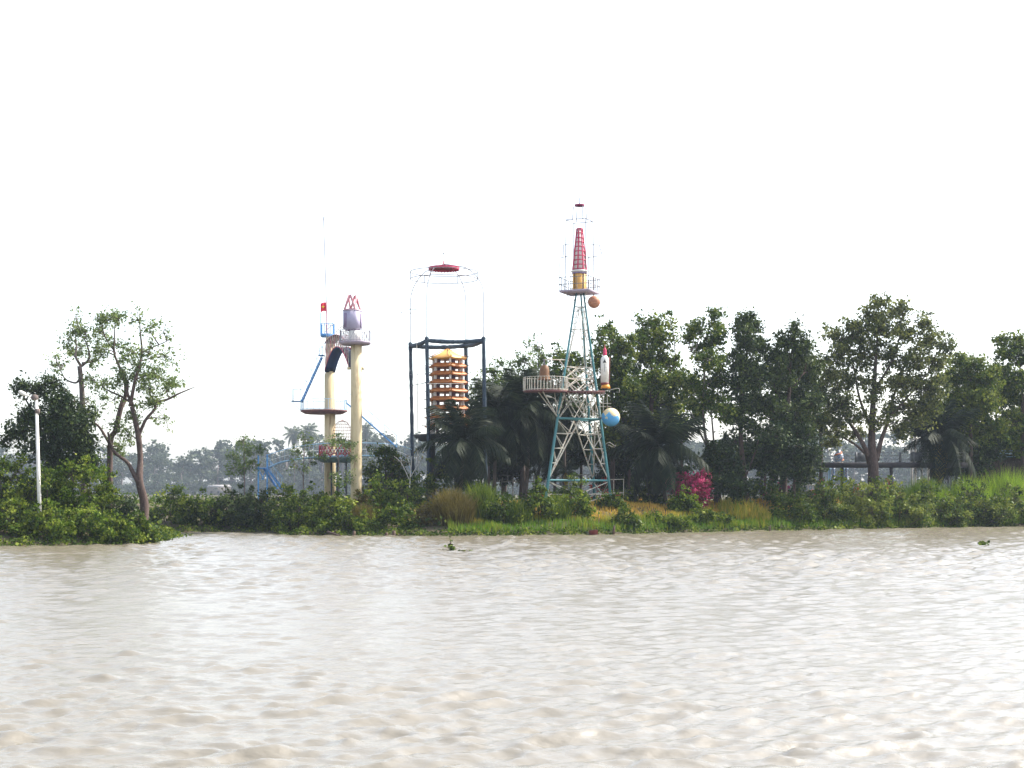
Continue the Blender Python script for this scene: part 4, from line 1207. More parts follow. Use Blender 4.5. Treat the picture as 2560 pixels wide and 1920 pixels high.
# column shrine under the walkway
for i, px0 in enumerate((2074, 2083, 2108, 2116)):
    o = G(px0, 138)
    g = Geo(); g.lathe([(0.19, -0.2), (0.19, 0.12), (0.14, 0.16), (0.14, WZ(1172, 138) - o.z - 0.1), (0.19, WZ(1170, 138) - o.z)], o, 14)
    co_ = thing("striped_column", o, ("pale blue column under the walkway, " + ("first", "second", "third", "fourth")[i] + " from the left"), "column", "pale columns under the walkway")
    add("shaft", g, m_vase if i % 2 else m_lblue, co_, smooth=True)
for i, (px0, py0, s_, lb) in enumerate(((2093, 1205, 1.0, "orange dragon figure between the pale columns under the walkway"), (2133, 1205, 1.25, "orange dragon figure right of the pale columns under the walkway"))):
    o = G(px0, 137.2)
    dg = thing("dragon_figure", o, lb, "statue")
    g = Geo(); P = []
    for k in range(16):
        t = k / 15
        P.append(o + Vector((0.35 * s_ * math.sin(t * 8) * (1 - 0.4 * t), 0.25 * math.cos(t * 8), 0.1 + 1.15 * s_ * t)))
    g.tube(P, [0.22 * s_ * (0.6 + 0.5 * math.sin(math.pi * min(1, t / 15 + 0.2))) for t in range(16)], 8); add("body", g, m_orange, dg, smooth=True)
    g = Geo(); g.sphere(P[-1] + Vector((0.1, -0.05, 0.1)), 0.24 * s_, 12, 8); add("head", g, m_orange, dg, smooth=True)
    g = Geo(); g.box(o + Vector((0, 0, 0.0)), (0.4, 0.35, 0.12)); add("pedestal", g, m_pale, dg)
# low white parapet and garden rails
def parapet(px0, px1, py, Y, label, h=0.55):
    a_, b2 = G(px0, Y), G(px1, Y)
    pp = thing("garden_balustrade", (a_ + b2) / 2, label, "balustrade")
    za = WZ(py, Y)
    plank("coping", Vector((a_.x, Y, za)), Vector((b2.x, Y, za)), 0.16, 0.09, m_pale, pp)
    plank("base_rail", Vector((a_.x, Y, za - h)), Vector((b2.x, Y, za - h)), 0.16, 0.08, m_pale, pp)
    n = max(3, int((b2.x - a_.x) / 0.45))
    for i in range(n + 1):
        x = a_.x + (b2.x - a_.x) * i / n
        bar("baluster", (x, Y, min(za - h - 0.05, float(gz(x, Y)) - 0.1) if i % 4 == 0 else za - h), (x, Y, za), 0.05, m_pale, pp, 6)
parapet(1230, 1400, 1189, 130, "pale low balustrade seen behind the lattice tower's left leg")
parapet(1430, 1560, 1187, 131, "pale low balustrade seen through the lattice tower")
parapet(1590, 1760, 1238, 126, "pale balustrade under the pink bougainvillea")
parapet(1850, 1960, 1243, 126, "pale balustrade between dark trees left of the walkway")
parapet(1960, 2260, 1213, 136.5, "pale balustrade under the elevated walkway")
# far roofs on the right
rf = thing("pavilion", G(2310, 146), "terracotta pavilion with pale finial behind the big olive tree", "pavilion")
c = W(2312, 1062, 146)
g = Geo(); g.lathe([(M(40, 146), 0), (M(22, 146), M(18, 146)), (0.05, M(42, 146))], c, 6); add("roof", g, mat("terracotta", (0.45, 0.19, 0.11), None, 3, 0.7), rf)
for k in range(6):
    a = k * math.pi / 3; q = c + Vector((M(33, 146) * math.cos(a), M(33, 146) * math.sin(a), 0)); bar("post", Vector((q.x, q.y, float(gz(q.x, q.y)) - 0.2)), q, 0.12, m_pale, rf)
ck = thing("water_tank", W(2374, 1010, 147), "small white cylindrical tank on a thin stand above the right hand trees", "tank")
g = Geo(); o = W(2374, 1006, 147); g.lathe([(M(6, 147), 0), (M(6.3, 147), M(20, 147)), (M(3, 147), M(23, 147)), (0.01, M(24, 147))], o, 14); add("body", g, m_white, ck, smooth=False)
for k in range(4):
    a = math.pi / 4 + k * math.pi / 2; q = o + Vector((0.2 * math.cos(a), 0.2 * math.sin(a), 0)); bar("stand_leg", Vector((q.x, q.y, float(gz(q.x, q.y)) - 0.2)), q, 0.05, m_greyrail, ck)

# lamp post on the left bank
lo_ = G(101, 87.4)
lp_ = thing("lamp_post", lo_, "leaning white lamp post with angled lamp head on the left bank", "lamp post")
top = W(91, 1000, 87.4)
g = Geo(); g.tube([lo_ - Vector((0, 0, 0.2)), lerp(lo_, top, 0.5), top], [0.13, 0.11, 0.09], 12); add("post", g, m_white, lp_, smooth=True)
bar("arm", top - Vector((0, 0, 0.05)), W(60, 983, 87.4), 0.035, m_white, lp_)
g = Geo(); a_, b2 = W(66, 988, 87.4), W(47, 978, 87.4); g.tube([a_, lerp(a_, b2, 0.3), lerp(a_, b2, 0.8), b2], [0.05, 0.13, 0.12, 0.05], 10); add("lamp_head", g, m_white, lp_, smooth=True)
g = Geo(); g.lathe([(0.16, 0), (0.24, 0.10), (0.2, 0.28), (0.05, 0.34)], top + Vector((-0.1, 0, 0.0)), 12); add("cap", g, m_barkg, lp_, smooth=True)
g = Geo(); g.box(W(94, 1028, 87.4), (0.12, 0.12, 0.14)); add("control_box", g, m_barkg, lp_)
# ------------------------------------------------------------------ trees on the left point
tree("mangrove_tree", "tall sparse tree with forked brown trunk, rightmost on the left point", 94,
     [(359, 1290, .32), (359, 1258, .28), (351, 1205, .25), (349, 1147, .18), (346, 1089, .19), (343, 1069, .18), (331, 1017, .15)],
     [[(351, 1207, .2), (333, 1181, .15), (315, 1155, .12), (281, 1126, .10), (268, 1080, .07)],
      [(331, 1017, .13), (343, 951, .11), (350, 886, .08), (348, 829, .05), (342, 780, .02)],
      [(331, 1017, .12), (322, 985, .10), (315, 959, .08), (305, 925, .05)],
      [(348, 1085, .12), (367, 1050, .10), (388, 1022, .09), (390, 1006, .09), (414, 999, .08), (447, 984, .06), (484, 966, .02)],
      [(350, 885, .05), (380, 868, .04), (410, 855, .03), (432, 848, .015)],
      [(329, 1006, .08), (300, 990, .07), (282, 982, .06), (259, 970, .04)]],
     [(345, 800, 22, 34, 5), (372, 822, 26, 30, 6), (408, 832, 26, 34, 4), (328, 878, 28, 28, 9), (372, 880, 30, 28, 8), (412, 893, 38, 30, 8), (392, 940, 42, 32, 17), (372, 975, 36, 30, 13), (420, 965, 36, 26, 12),
      (340, 940, 26, 34, 10), (300, 948, 30, 28, 10), (385, 1012, 38, 26, 10), (258, 960, 24, 24, 7), (412, 1046, 34, 28, 4), (335, 1040, 26, 30, 7), (320, 1085, 26, 26, 7), (350, 910, 24, 24, 7), (286, 1000, 28, 22, 6)],
     L_willow, m_bark, 0.15, 40, 0.40, 21, 0.5, twr=0.012, dens=1.25)
tree("mangrove_tree", "slender sparse tree with leaning dark trunk, middle of the three on the left point", 95,
     [(275, 1290, .24), (277, 1116, .18), (291, 1076, .17), (303, 1022, .15), (310, 999, .13), (315, 960, .10), (294, 909, .08), (284, 880, .07), (287, 834, .04), (289, 790, .02)],
     [[(277, 1116, .12), (262, 1095, .10), (240, 1065, .08), (222, 1050, .05)], [(284, 880, .05), (268, 850, .04), (258, 815, .02)], [(310, 999, .06), (296, 1040, .05), (284, 1085, .03)]],
     [(266, 803, 30, 28, 16), (250, 830, 20, 26, 8), (296, 796, 22, 28, 7), (254, 872, 22, 30, 8), (286, 862, 24, 24, 8), (300, 920, 20, 26, 6), (236, 880, 14, 24, 4), (292, 1070, 24, 30, 9), (240, 1050, 26, 24, 6), (300, 1120, 26, 24, 9)],
     L_willow, m_bark, 0.15, 42, 0.36, 22, 0.55, twr=0.012, dens=1.2)
tree("mangrove_tree", "slim sparse tree with straight pale trunk above the vine thicket on the left point", 95.5,
     [(212, 1290, .26), (207, 1069, .2), (205, 975, .17), (202, 916, .15)],
     [[(202, 916, .10), (196, 893, .08), (188, 870, .06), (186, 830, .03)], [(202, 914, .10), (221, 893, .07), (216, 860, .05), (205, 838, .03)], [(206, 908, .07), (235, 900, .06), (259, 886, .03)],
      [(201, 945, .08), (194, 957, .07), (178, 955, .06), (162, 945, .05), (150, 922, .02)]],
     [(192, 826, 26, 28, 10), (172, 850, 18, 28, 8), (215, 838, 16, 28, 6), (190, 790, 14, 20, 3), (150, 912, 22, 22, 5), (234, 900, 22, 20, 6), (236, 950, 24, 26, 8), (200, 870, 22, 20, 5), (176, 880, 16, 16, 4), (216, 1000, 22, 26, 9), (140, 890, 12, 12, 2)],
     L_willow, m_barkg, 0.15, 40, 0.34, 23, 0.5, twr=0.012, dens=1.2)
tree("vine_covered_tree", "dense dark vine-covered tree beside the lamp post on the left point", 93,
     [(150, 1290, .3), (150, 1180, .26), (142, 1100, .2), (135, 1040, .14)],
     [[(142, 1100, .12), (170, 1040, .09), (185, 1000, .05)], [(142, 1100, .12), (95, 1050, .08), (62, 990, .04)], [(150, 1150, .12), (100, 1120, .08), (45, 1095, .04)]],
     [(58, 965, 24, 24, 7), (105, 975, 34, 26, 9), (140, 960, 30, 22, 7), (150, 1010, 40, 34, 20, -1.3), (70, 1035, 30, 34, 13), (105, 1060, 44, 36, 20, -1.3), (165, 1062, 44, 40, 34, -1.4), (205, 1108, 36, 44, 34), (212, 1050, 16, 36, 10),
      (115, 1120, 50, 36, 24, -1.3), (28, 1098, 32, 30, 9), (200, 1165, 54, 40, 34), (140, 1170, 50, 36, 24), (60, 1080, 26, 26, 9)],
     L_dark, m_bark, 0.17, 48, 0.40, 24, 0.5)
BL = "shrubs massed on the left point"
for i, (px, Y, w, h, lm, sd_, lb) in enumerate((
    (20, 89.5, 130, 160, L_shrub, 1, "tall mid-green bush at the left edge behind the front bushes of the left point"),
    (105, 89, 130, 152, L_shrub, 2, "tall green bush around the foot of the lamp post"),
    (200, 89.5, 150, 165, L_bright, 3, "tall olive-green bush under the vine-covered tree"),
    (258, 90.2, 110, 140, L_shrub, 4, "bushy green shrub left of the forked trunk"),
    (10, 86.2, 140, 92, L_shrub, 5, "low round bush at the water in the bottom left corner of the bank"),
    (105, 86.3, 140, 84, L_bright, 6, "low bright bush at the water below the lamp post"),
    (205, 86.8, 150, 78, L_bright, 7, "low bright bush at the water left of the small dark shrub"),
    (318, 89.6, 84, 98, L_dark, 8, "small rounded dark shrub in front of the forked trunk"),
    (285, 87.3, 90, 60, L_shrub, 9, "low leafy plant at the water below the small dark shrub"),
    (352, 88.9, 66, 62, L_shrub, 10, "low leafy bush at the tip of the left point"),
    (318, 87.8, 70, 40, L_bright, 11, "small bright plant at the water beside the tip of the left point"))):
    shrub("riverbank_shrub", lb, px, Y, w, h, lm, int(26 + w * h / 420), 44, 0.14, 40 + sd_, BL, 0.5, 0.30)

# ------------------------------------------------------------------ bank in the middle
MB = "shrubs along the middle bank"
for i, (px, Y, w, h, lm, n, base, lb) in enumerate((
    (430, 115.2, 120, 92, L_shrub, 46, .5, "mid-green bush in the back of the inlet beside the left point"),
    (505, 115, 130, 86, L_shrub, 50, .55, "low leafy bush in the inlet, second from the left point"),
    (585, 115, 140, 96, L_dark, 60, .55, "dark rounded bush in the inlet under the small grey sapling"),
    (655, 114.8, 140, 98, L_dark, 66, .6, "large dark rounded bush at the right end of the inlet"),
    (722, 113, 100, 120, L_mid, 44, .5, "upright dark green bush left of the farther pillar"),
    (745, 109, 110, 96, L_shrub, 44, .5, "ragged green bush at the corner where the bank juts forward"),
    (790, 111.5, 110, 112, L_mid, 44, .5, "tall green bush at the foot of the farther pillar"),
    (850, 108, 120, 90, L_shrub, 46, .55, "bushy shrub at the foot of the nearer pillar"),
    (905, 108.5, 90, 84, L_dry, 26, .35, "reddish-brown dry bush right of the nearer pillar's foot"),
    (950, 109, 120, 104, L_bright, 46, .5, "bright leafy bush on the bank left of the bare pale sapling"),
    (1020, 109, 110, 96, L_bright, 44, .55, "bright yellow-green bush on the bank below the bare pale sapling"),
    (1062, 106.5, 70, 62, L_dry, 22, .35, "small reddish-brown bush at the water left of the grassy mound"),
    (1080, 113, 120, 104, L_mid, 46, .55, "glossy green bush in front of the left coconut palm"),
    (980, 106, 130, 62, L_shrub, 36, .45, "low green bush at the water under the bright bushes"),
    (870, 105.8, 120, 56, L_shrub, 32, .45, "low green bush at the water beside the driftwood"),
    (1180, 113.5, 110, 66, L_mid, 34, .45, "low dull green bush under the palms"),
    (1345, 108.6, 90, 84, L_shrub, 36, .5, "rounded green bush at the water in front of the lattice tower's left leg"),
    (1260, 107, 80, 78, L_shrub, 30, .45, "dark green bush at the water below the palms"),
    (1440, 110.2, 66, 80, L_bright, 30, .5, "tall loose pale-leaved bush in front of the lattice tower"),
    (1425, 114.6, 90, 66, L_mid, 26, .5, "dark weedy bush inside the legs of the lattice tower"),
    (1530, 114.4, 60, 46, L_shrub, 26, .45, "small green bush at the foot of the lattice tower's right leg"),
    (1600, 121, 100, 60, L_mid, 36, .5, "green bush under the trees right of the lattice tower"),
    (1712, 117.6, 70, 56, L_bright, 40, .5, "pale bright bush in front of the pink bougainvillea"),
    (1560, 110.4, 70, 36, L_shrub, 20, .5, "low leafy weeds at the water right of the rusty drum"),
    (1660, 113.2, 110, 34, L_shrub, 30, .45, "low spreading bush at the water in the middle of the meadow"),
    (1770, 116.2, 100, 34, L_shrub, 26, .45, "low spreading bush at the water left of the white flowers"))):
    shrub("riverbank_shrub", lb, px, Y, w, h, lm, n, 40, 0.16, 80 + i, MB, base, 0.32)
for i, (px, Y, w, h, lm, n, base, lb) in enumerate((
    (1985, 121.5, 110, 70, L_shrub, 36, .5, "small bright shrub at the right end of the meadow"),
    (2060, 123.5, 130, 96, L_mid, 56, .6, "dark rounded waterside shrub at the left end of the right thicket"),
    (2150, 125, 150, 104, L_mid, 64, .65, "large grey-green waterside shrub below the big olive tree"),
    (2245, 127, 140, 104, L_mid, 60, .6, "large grey-green waterside shrub left of the tall bright grass"),
    (2335, 129.5, 150, 96, L_mid, 64, .55, "dark waterside shrub in front of the tall bright grass"),
    (2430, 131.6, 160, 104, L_mid, 66, .55, "dark waterside shrub second from the right edge"),
    (2530, 133.8, 160, 100, L_mid, 64, .5, "dark waterside shrub at the right edge"),
    (2650, 137, 160, 100, L_mid, 40, .5, "dark waterside shrub beyond the right edge"),
    (2110, 128.5, 130, 92, L_bright, 44, .5, "bright leafy bush under the walkway left of the big olive tree"),
    (2190, 129, 90, 110, L_bright, 36, .5, "bright upright bush at the foot of the big olive tree"),
    (2010, 127, 120, 84, L_mid, 40, .5, "dull green bush under the walkway's left end"),
    (1900, 124.5, 120, 80, L_mid, 40, .45, "dull green bush beneath the two dark trees"))):
    shrub("riverbank_shrub", lb, px, Y, w, h, lm, n, 42, 0.17, 140 + i, "shrubs along the right bank", base, 0.34)

# saplings in front of the bridge
tree("sapling", "small grey-leaved sapling left of the blue stair tower", 116.8, [(612, 1290, .07), (611, 1200, .05), (610, 1120, .03), (608, 1090, .012)], [[(611, 1200, .03), (585, 1165, .02)], [(611, 1180, .03), (640, 1140, .015)]],
     [(608, 1105, 22, 18, 6), (622, 1130, 26, 20, 7), (590, 1140, 22, 20, 6), (635, 1160, 22, 18, 5), (580, 1172, 24, 18, 6), (612, 1170, 24, 20, 5), (650, 1120, 14, 16, 3)], L_willow, m_barkg, 0.15, 26, 0.30, 31, 0.3, br=0.02, twr=0.007)
tree("sapling", "slim grey sapling in front of the blue footbridge left of the farther pillar", 115.5, [(758, 1300, .06), (758, 1200, .05), (760, 1130, .03), (762, 1095, .012)], [[(758, 1190, .025), (735, 1150, .015)], [(758, 1180, .025), (782, 1140, .012)]],
     [(762, 1100, 14, 18, 5), (742, 1130, 20, 18, 5), (775, 1140, 18, 20, 5), (735, 1160, 18, 16, 4), (768, 1175, 18, 16, 4)], L_willow, m_barkg, 0.15, 22, 0.28, 32, 0.4, br=0.02, twr=0.007)
tree("sapling", "slim green sapling standing between the two cream pillars", 111.6, [(848, 1310, .06), (847, 1220, .05), (846, 1150, .03), (846, 1105, .012)], [[(847, 1150, .025), (830, 1120, .015)], [(847, 1150, .025), (872, 1118, .012)]],
     [(845, 1100, 20, 16, 6), (828, 1110, 14, 14, 4), (872, 1112, 18, 18, 6), (885, 1140, 12, 16, 3), (835, 1185, 20, 16, 4), (870, 1195, 18, 18, 4), (806, 1135, 12, 14, 3)], L_willow, m_barkg, 0.15, 24, 0.28, 33, 0.55, br=0.02, twr=0.007)
tree("bare_sapling", "bare pale-barked sapling right of the nearer pillar", 112, [(1024, 1300, .06), (1024, 1230, .05), (1026, 1180, .04), (1030, 1140, .02)],
     [[(1025, 1205, .03), (1005, 1160, .02), (985, 1140, .01)], [(1025, 1195, .03), (1045, 1160, .02), (1058, 1135, .01)], [(1027, 1175, .02), (1018, 1140, .01)], [(1005, 1165, .02), (1000, 1130, .008)], [(1040, 1168, .02), (1045, 1125, .008)]],
     [(1005, 1150, 20, 18, 3), (1045, 1140, 18, 18, 3)], L_dry, m_pale, 0.12, 10, 0.28, 34, 0.4, br=0.015, twr=0.006)
tree("leafy_tree", "dark bushy small tree right of the nearer cream pillar", 116.2, [(965, 1290, .10), (965, 1210, .09), (962, 1150, .05)], [[(965, 1200, .05), (995, 1165, .04)], [(965, 1210, .05), (930, 1190, .04)]],
     [(952, 1125, 22, 16, 8), (980, 1150, 36, 28, 18), (932, 1185, 32, 30, 16), (985, 1195, 42, 34, 24), (950, 1220, 40, 30, 20), (1015, 1215, 34, 30, 16)], L_mid, m_bark, 0.17, 40, 0.34, 35, 0.42)

# ------------------------------------------------------------------ coconut palms
palm("coconut_palm", "dark coconut palm in front of the pagoda, leftmost of the palms", 1162, 1105, 112.8, 1152, 1.2, 32, 1, lean=-0.1, tilt=(-1.1, 1.3))
palm("coconut_palm", "dark coconut palm right of the pagoda, its crown lowest of the pair beside the balcony", 1240, 1045, 120.5, 1235, 1.25, 34, 2, tilt=(-1.0, 1.25))
palm("coconut_palm", "tall dark coconut palm behind the bell balcony", 1318, 1030, 121.5, 1312, 1.35, 38, 3, lean=0.2, tilt=(-1.0, 1.3))
palm("coconut_palm", "dark coconut palm behind the left leg of the lattice tower", 1370, 1075, 123.5, 1335, 1.2, 30, 4, lean=-0.15, tilt=(-1.2, 1.0))
palm("coconut_palm", "dark coconut palm beside the pink bougainvillea", 1648, 1120, 120.0, 1665, 1.4, 34, 5, tilt=(-1.1, 1.25))
palm("coconut_palm", "coconut palm with yellow hanging fronds right of the big olive tree", 2350, 1095, 135.5, 2345, 1.35, 36, 6, tilt=(-1.2, 1.3), yellow=((-1.0, -1.0, 1.7), (-0.5, -1.2, 1.6), (-2.3, -0.8, 1.3), (-1.6, -1.3, 1.4)))
palm("young_palm", "small young palm with yellowing fronds inside the lattice tower's legs", 1416, 1178, 118.0, 1416, 0.42, 14, 7, tilt=(-0.7, 1.2), yellow=((5.2, -0.9, 0.45), (3.9, -0.8, 0.4)))

# ------------------------------------------------------------------ broadleaf trees, left to right
tree("leafy_tree", "sparse pale tree behind the right post of the pagoda frame", 124, [(1222, 1260, .14), (1222, 1100, .1), (1220, 1000, .06)], [[(1221, 1010, .05), (1232, 950, .03), (1240, 890, .01)]],
     [(1232, 930, 16, 30, 5), (1205, 965, 28, 30, 10), (1245, 985, 24, 30, 9), (1190, 1000, 24, 26, 8), (1225, 1020, 36, 28, 14), (1205, 1050, 36, 24, 12)], L_mid, m_barkg, 0.2, 30, 0.36, 51, 0.45)
tree("leafy_tree", "loose pale tree rising behind the bell balcony", 127, [(1310, 1265, .2), (1308, 1120, .16), (1312, 1000, .1), (1330, 920, .05)], [[(1312, 1000, .06), (1285, 960, .03)], [(1315, 980, .06), (1350, 900, .03), (1355, 850, .01)]],
     [(1340, 865, 22, 26, 6), (1352, 900, 26, 26, 8), (1310, 905, 32, 30, 10), (1280, 940, 28, 30, 9), (1340, 945, 38, 28, 14), (1300, 975, 44, 28, 16), (1260, 985, 26, 30, 9), (1355, 985, 34, 30, 12), (1250, 905, 12, 22, 2)], L_willow, m_barkg, 0.2, 32, 0.40, 52, 0.38)
tree("leafy_tree", "green tree showing through the upper lattice of the tower", 126, [(1412, 1265, .2), (1410, 1120, .16), (1412, 1000, .1), (1415, 920, .05)], [[(1412, 1000, .06), (1440, 950, .03)]],
     [(1398, 880, 16, 26, 4), (1420, 895, 22, 26, 7), (1392, 925, 30, 28, 12), (1440, 915, 30, 30, 14), (1430, 960, 38, 30, 18), (1390, 985, 36, 32, 17), (1440, 1010, 36, 34, 17), (1395, 1040, 36, 30, 16)], L_mid, m_barkg, 0.22, 36, 0.42, 53, 0.42)
tree("leafy_tree", "tall green tree directly behind the white rocket", 124, [(1530, 1265, .24), (1532, 1130, .2), (1530, 1000, .14), (1525, 900, .07)], [[(1531, 1010, .08), (1560, 950, .05), (1575, 890, .02)], [(1530, 1050, .08), (1500, 980, .05)]],
     [(1518, 822, 22, 28, 8), (1502, 855, 22, 28, 9), (1540, 868, 30, 28, 14), (1508, 905, 36, 28, 18), (1550, 920, 34, 30, 18), (1570, 860, 16, 30, 7), (1520, 960, 46, 32, 26), (1570, 985, 40, 34, 22), (1515, 1020, 40, 34, 22), (1560, 1050, 40, 34, 20), (1520, 1085, 40, 30, 18), (1500, 1120, 34, 30, 14)],
     L_mid, m_bark, 0.23, 40, 0.44, 54, 0.52)
tree("leafy_tree", "broad green tree right of the white rocket with bright upper leaves", 125.5, [(1625, 1265, .26), (1625, 1130, .22), (1628, 1000, .15), (1630, 900, .08)], [[(1628, 1010, .09), (1665, 950, .05), (1690, 900, .02)], [(1627, 1060, .09), (1590, 990, .05)]],
     [(1632, 812, 30, 24, 12), (1605, 845, 28, 24, 12), (1650, 845, 34, 28, 16), (1602, 800, 8, 16, 2), (1675, 800, 16, 16, 3), (1610, 890, 38, 30, 20), (1665, 900, 40, 30, 22), (1630, 950, 50, 34, 28), (1690, 955, 38, 32, 18), (1605, 1000, 42, 34, 22), (1670, 1010, 46, 34, 24), (1620, 1060, 44, 32, 20), (1690, 1060, 30, 26, 9)],
     L_mid, m_bark, 0.23, 40, 0.44, 55, 0.56)
tree("leafy_tree", "open tree with curved pale branches left of the two dark trees", 122.5, [(1792, 1265, .24), (1788, 1190, .22), (1776, 1130, .16), (1762, 1080, .12), (1758, 1000, .09), (1765, 900, .05)],
     [[(1776, 1130, .12), (1752, 1080, .08), (1742, 1060, .07), (1725, 1030, .05)], [(1788, 1180, .12), (1783, 1100, .09), (1776, 1010, .06)], [(1758, 910, .05), (1740, 890, .035), (1722, 870, .02)]],
     [(1785, 792, 16, 26, 8), (1798, 825, 14, 22, 5), (1745, 820, 26, 26, 10), (1720, 850, 22, 20, 6), (1785, 850, 30, 30, 16), (1750, 870, 24, 24, 6), (1775, 900, 34, 30, 18), (1790, 950, 40, 34, 24), (1735, 960, 28, 26, 10), (1770, 1000, 44, 30, 22), (1810, 1030, 34, 30, 14), (1735, 1010, 26, 20, 6)],
     L_mid, m_barkg, 0.22, 40, 0.42, 56, 0.5)
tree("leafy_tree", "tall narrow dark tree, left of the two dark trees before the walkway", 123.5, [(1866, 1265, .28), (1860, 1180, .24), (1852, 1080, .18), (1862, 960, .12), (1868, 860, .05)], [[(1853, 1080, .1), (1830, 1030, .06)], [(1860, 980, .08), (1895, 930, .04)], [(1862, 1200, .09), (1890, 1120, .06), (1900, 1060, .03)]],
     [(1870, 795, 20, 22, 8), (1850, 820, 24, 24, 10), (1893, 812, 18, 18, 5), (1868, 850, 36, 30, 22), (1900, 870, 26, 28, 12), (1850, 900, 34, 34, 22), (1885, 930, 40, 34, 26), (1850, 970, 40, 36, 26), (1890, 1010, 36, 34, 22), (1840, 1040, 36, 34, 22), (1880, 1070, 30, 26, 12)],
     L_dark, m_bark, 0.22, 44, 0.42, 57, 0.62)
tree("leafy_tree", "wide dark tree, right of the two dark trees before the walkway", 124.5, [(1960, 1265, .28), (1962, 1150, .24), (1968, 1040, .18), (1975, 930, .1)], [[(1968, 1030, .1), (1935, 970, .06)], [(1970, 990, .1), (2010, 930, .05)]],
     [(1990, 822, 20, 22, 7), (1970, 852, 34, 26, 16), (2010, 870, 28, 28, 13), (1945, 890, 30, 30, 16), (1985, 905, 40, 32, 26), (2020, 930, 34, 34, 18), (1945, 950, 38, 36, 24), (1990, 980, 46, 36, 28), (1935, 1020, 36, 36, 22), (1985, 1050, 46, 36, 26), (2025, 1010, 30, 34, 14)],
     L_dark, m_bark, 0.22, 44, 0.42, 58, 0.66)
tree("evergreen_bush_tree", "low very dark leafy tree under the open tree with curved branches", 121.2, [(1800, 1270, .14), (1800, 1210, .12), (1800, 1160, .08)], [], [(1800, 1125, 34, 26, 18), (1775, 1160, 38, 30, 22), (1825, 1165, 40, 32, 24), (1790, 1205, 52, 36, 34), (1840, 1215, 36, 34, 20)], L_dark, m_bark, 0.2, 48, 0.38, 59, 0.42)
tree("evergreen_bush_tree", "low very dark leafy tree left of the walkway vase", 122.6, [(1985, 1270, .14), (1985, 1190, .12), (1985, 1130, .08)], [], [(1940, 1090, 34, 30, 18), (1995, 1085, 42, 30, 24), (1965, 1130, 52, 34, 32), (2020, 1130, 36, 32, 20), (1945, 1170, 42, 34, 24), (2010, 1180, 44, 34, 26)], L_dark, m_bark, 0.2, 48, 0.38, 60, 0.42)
tree("bodhi_tree", "biggest tree, wide olive crown over a thick forked trunk before the walkway", 130.5, [(2182, 1265, .55), (2182, 1165, .48), (2180, 1100, .34), (2182, 1000, .24), (2188, 900, .14), (2195, 820, .06)],
     [[(2176, 1160, .28), (2160, 1120, .22), (2135, 1075, .17), (2112, 1030, .12), (2095, 980, .06)], [(2190, 1150, .26), (2205, 1100, .2), (2222, 1050, .16), (2240, 980, .1), (2255, 920, .05)], [(2180, 1080, .16), (2150, 1000, .12), (2135, 930, .07), (2125, 870, .03)], [(2183, 980, .14), (2230, 900, .09), (2250, 840, .04)], [(2225, 1040, .12), (2280, 980, .08), (2320, 930, .04)], [(2165, 1135, .14), (2130, 1110, .1), (2090, 1085, .05)]],
     [(2200, 757, 26, 20, 9), (2180, 790, 38, 26, 16), (2240, 780, 28, 30, 12), (2260, 760, 10, 14, 2), (2135, 815, 32, 26, 13), (2205, 825, 44, 32, 22), (2262, 830, 34, 32, 16), (2308, 812, 20, 26, 8), (2322, 850, 32, 30, 15), (2360, 862, 24, 26, 8), (2090, 838, 34, 22, 11), (2065, 820, 8, 8, 1), (2105, 885, 42, 32, 20), (2160, 890, 40, 32, 18), (2225, 890, 46, 36, 24), (2290, 900, 46, 36, 24), (2345, 905, 34, 30, 13),
      (2070, 930, 38, 34, 18), (2125, 950, 36, 30, 15), (2055, 990, 38, 34, 18), (2105, 1010, 32, 28, 12), (2250, 955, 44, 36, 22), (2305, 970, 44, 34, 20), (2170, 950, 26, 24, 7), (2090, 1060, 34, 26, 12), (2265, 1015, 42, 30, 18), (2225, 1030, 24, 24, 8), (2045, 1050, 30, 30, 12), (2080, 1105, 24, 18, 7), (2290, 1050, 34, 26, 12), (2345, 960, 30, 32, 11), (2150, 1040, 30, 24, 8), (2185, 985, 36, 28, 12, -1.2), (2190, 1050, 30, 24, 8, -1.0), (2130, 1085, 30, 22, 8), (2245, 1075, 34, 24, 10), (2150, 850, 40, 28, 14), (2330, 1020, 32, 28, 10)],
     L_bodhi, m_bark, 0.23, 38, 0.42, 61, 0.58)
tree("leafy_tree", "yellowish leafy tree between the big olive tree and the right edge", 138, [(2425, 1265, .24), (2425, 1120, .2), (2425, 1010, .14), (2425, 940, .07)], [[(2425, 1020, .08), (2460, 970, .05)], [(2425, 1040, .08), (2390, 980, .05)]],
     [(2395, 905, 26, 20, 8), (2430, 912, 34, 24, 14), (2380, 945, 34, 30, 16), (2425, 955, 46, 34, 26), (2470, 945, 34, 34, 18), (2400, 1000, 46, 36, 26), (2455, 1005, 44, 36, 26), (2420, 1060, 50, 36, 28), (2375, 1050, 34, 34, 14), (2480, 1060, 40, 36, 22), (2440, 1100, 44, 30, 22)], L_mid, m_bark, 0.24, 42, 0.44, 62, 0.6)
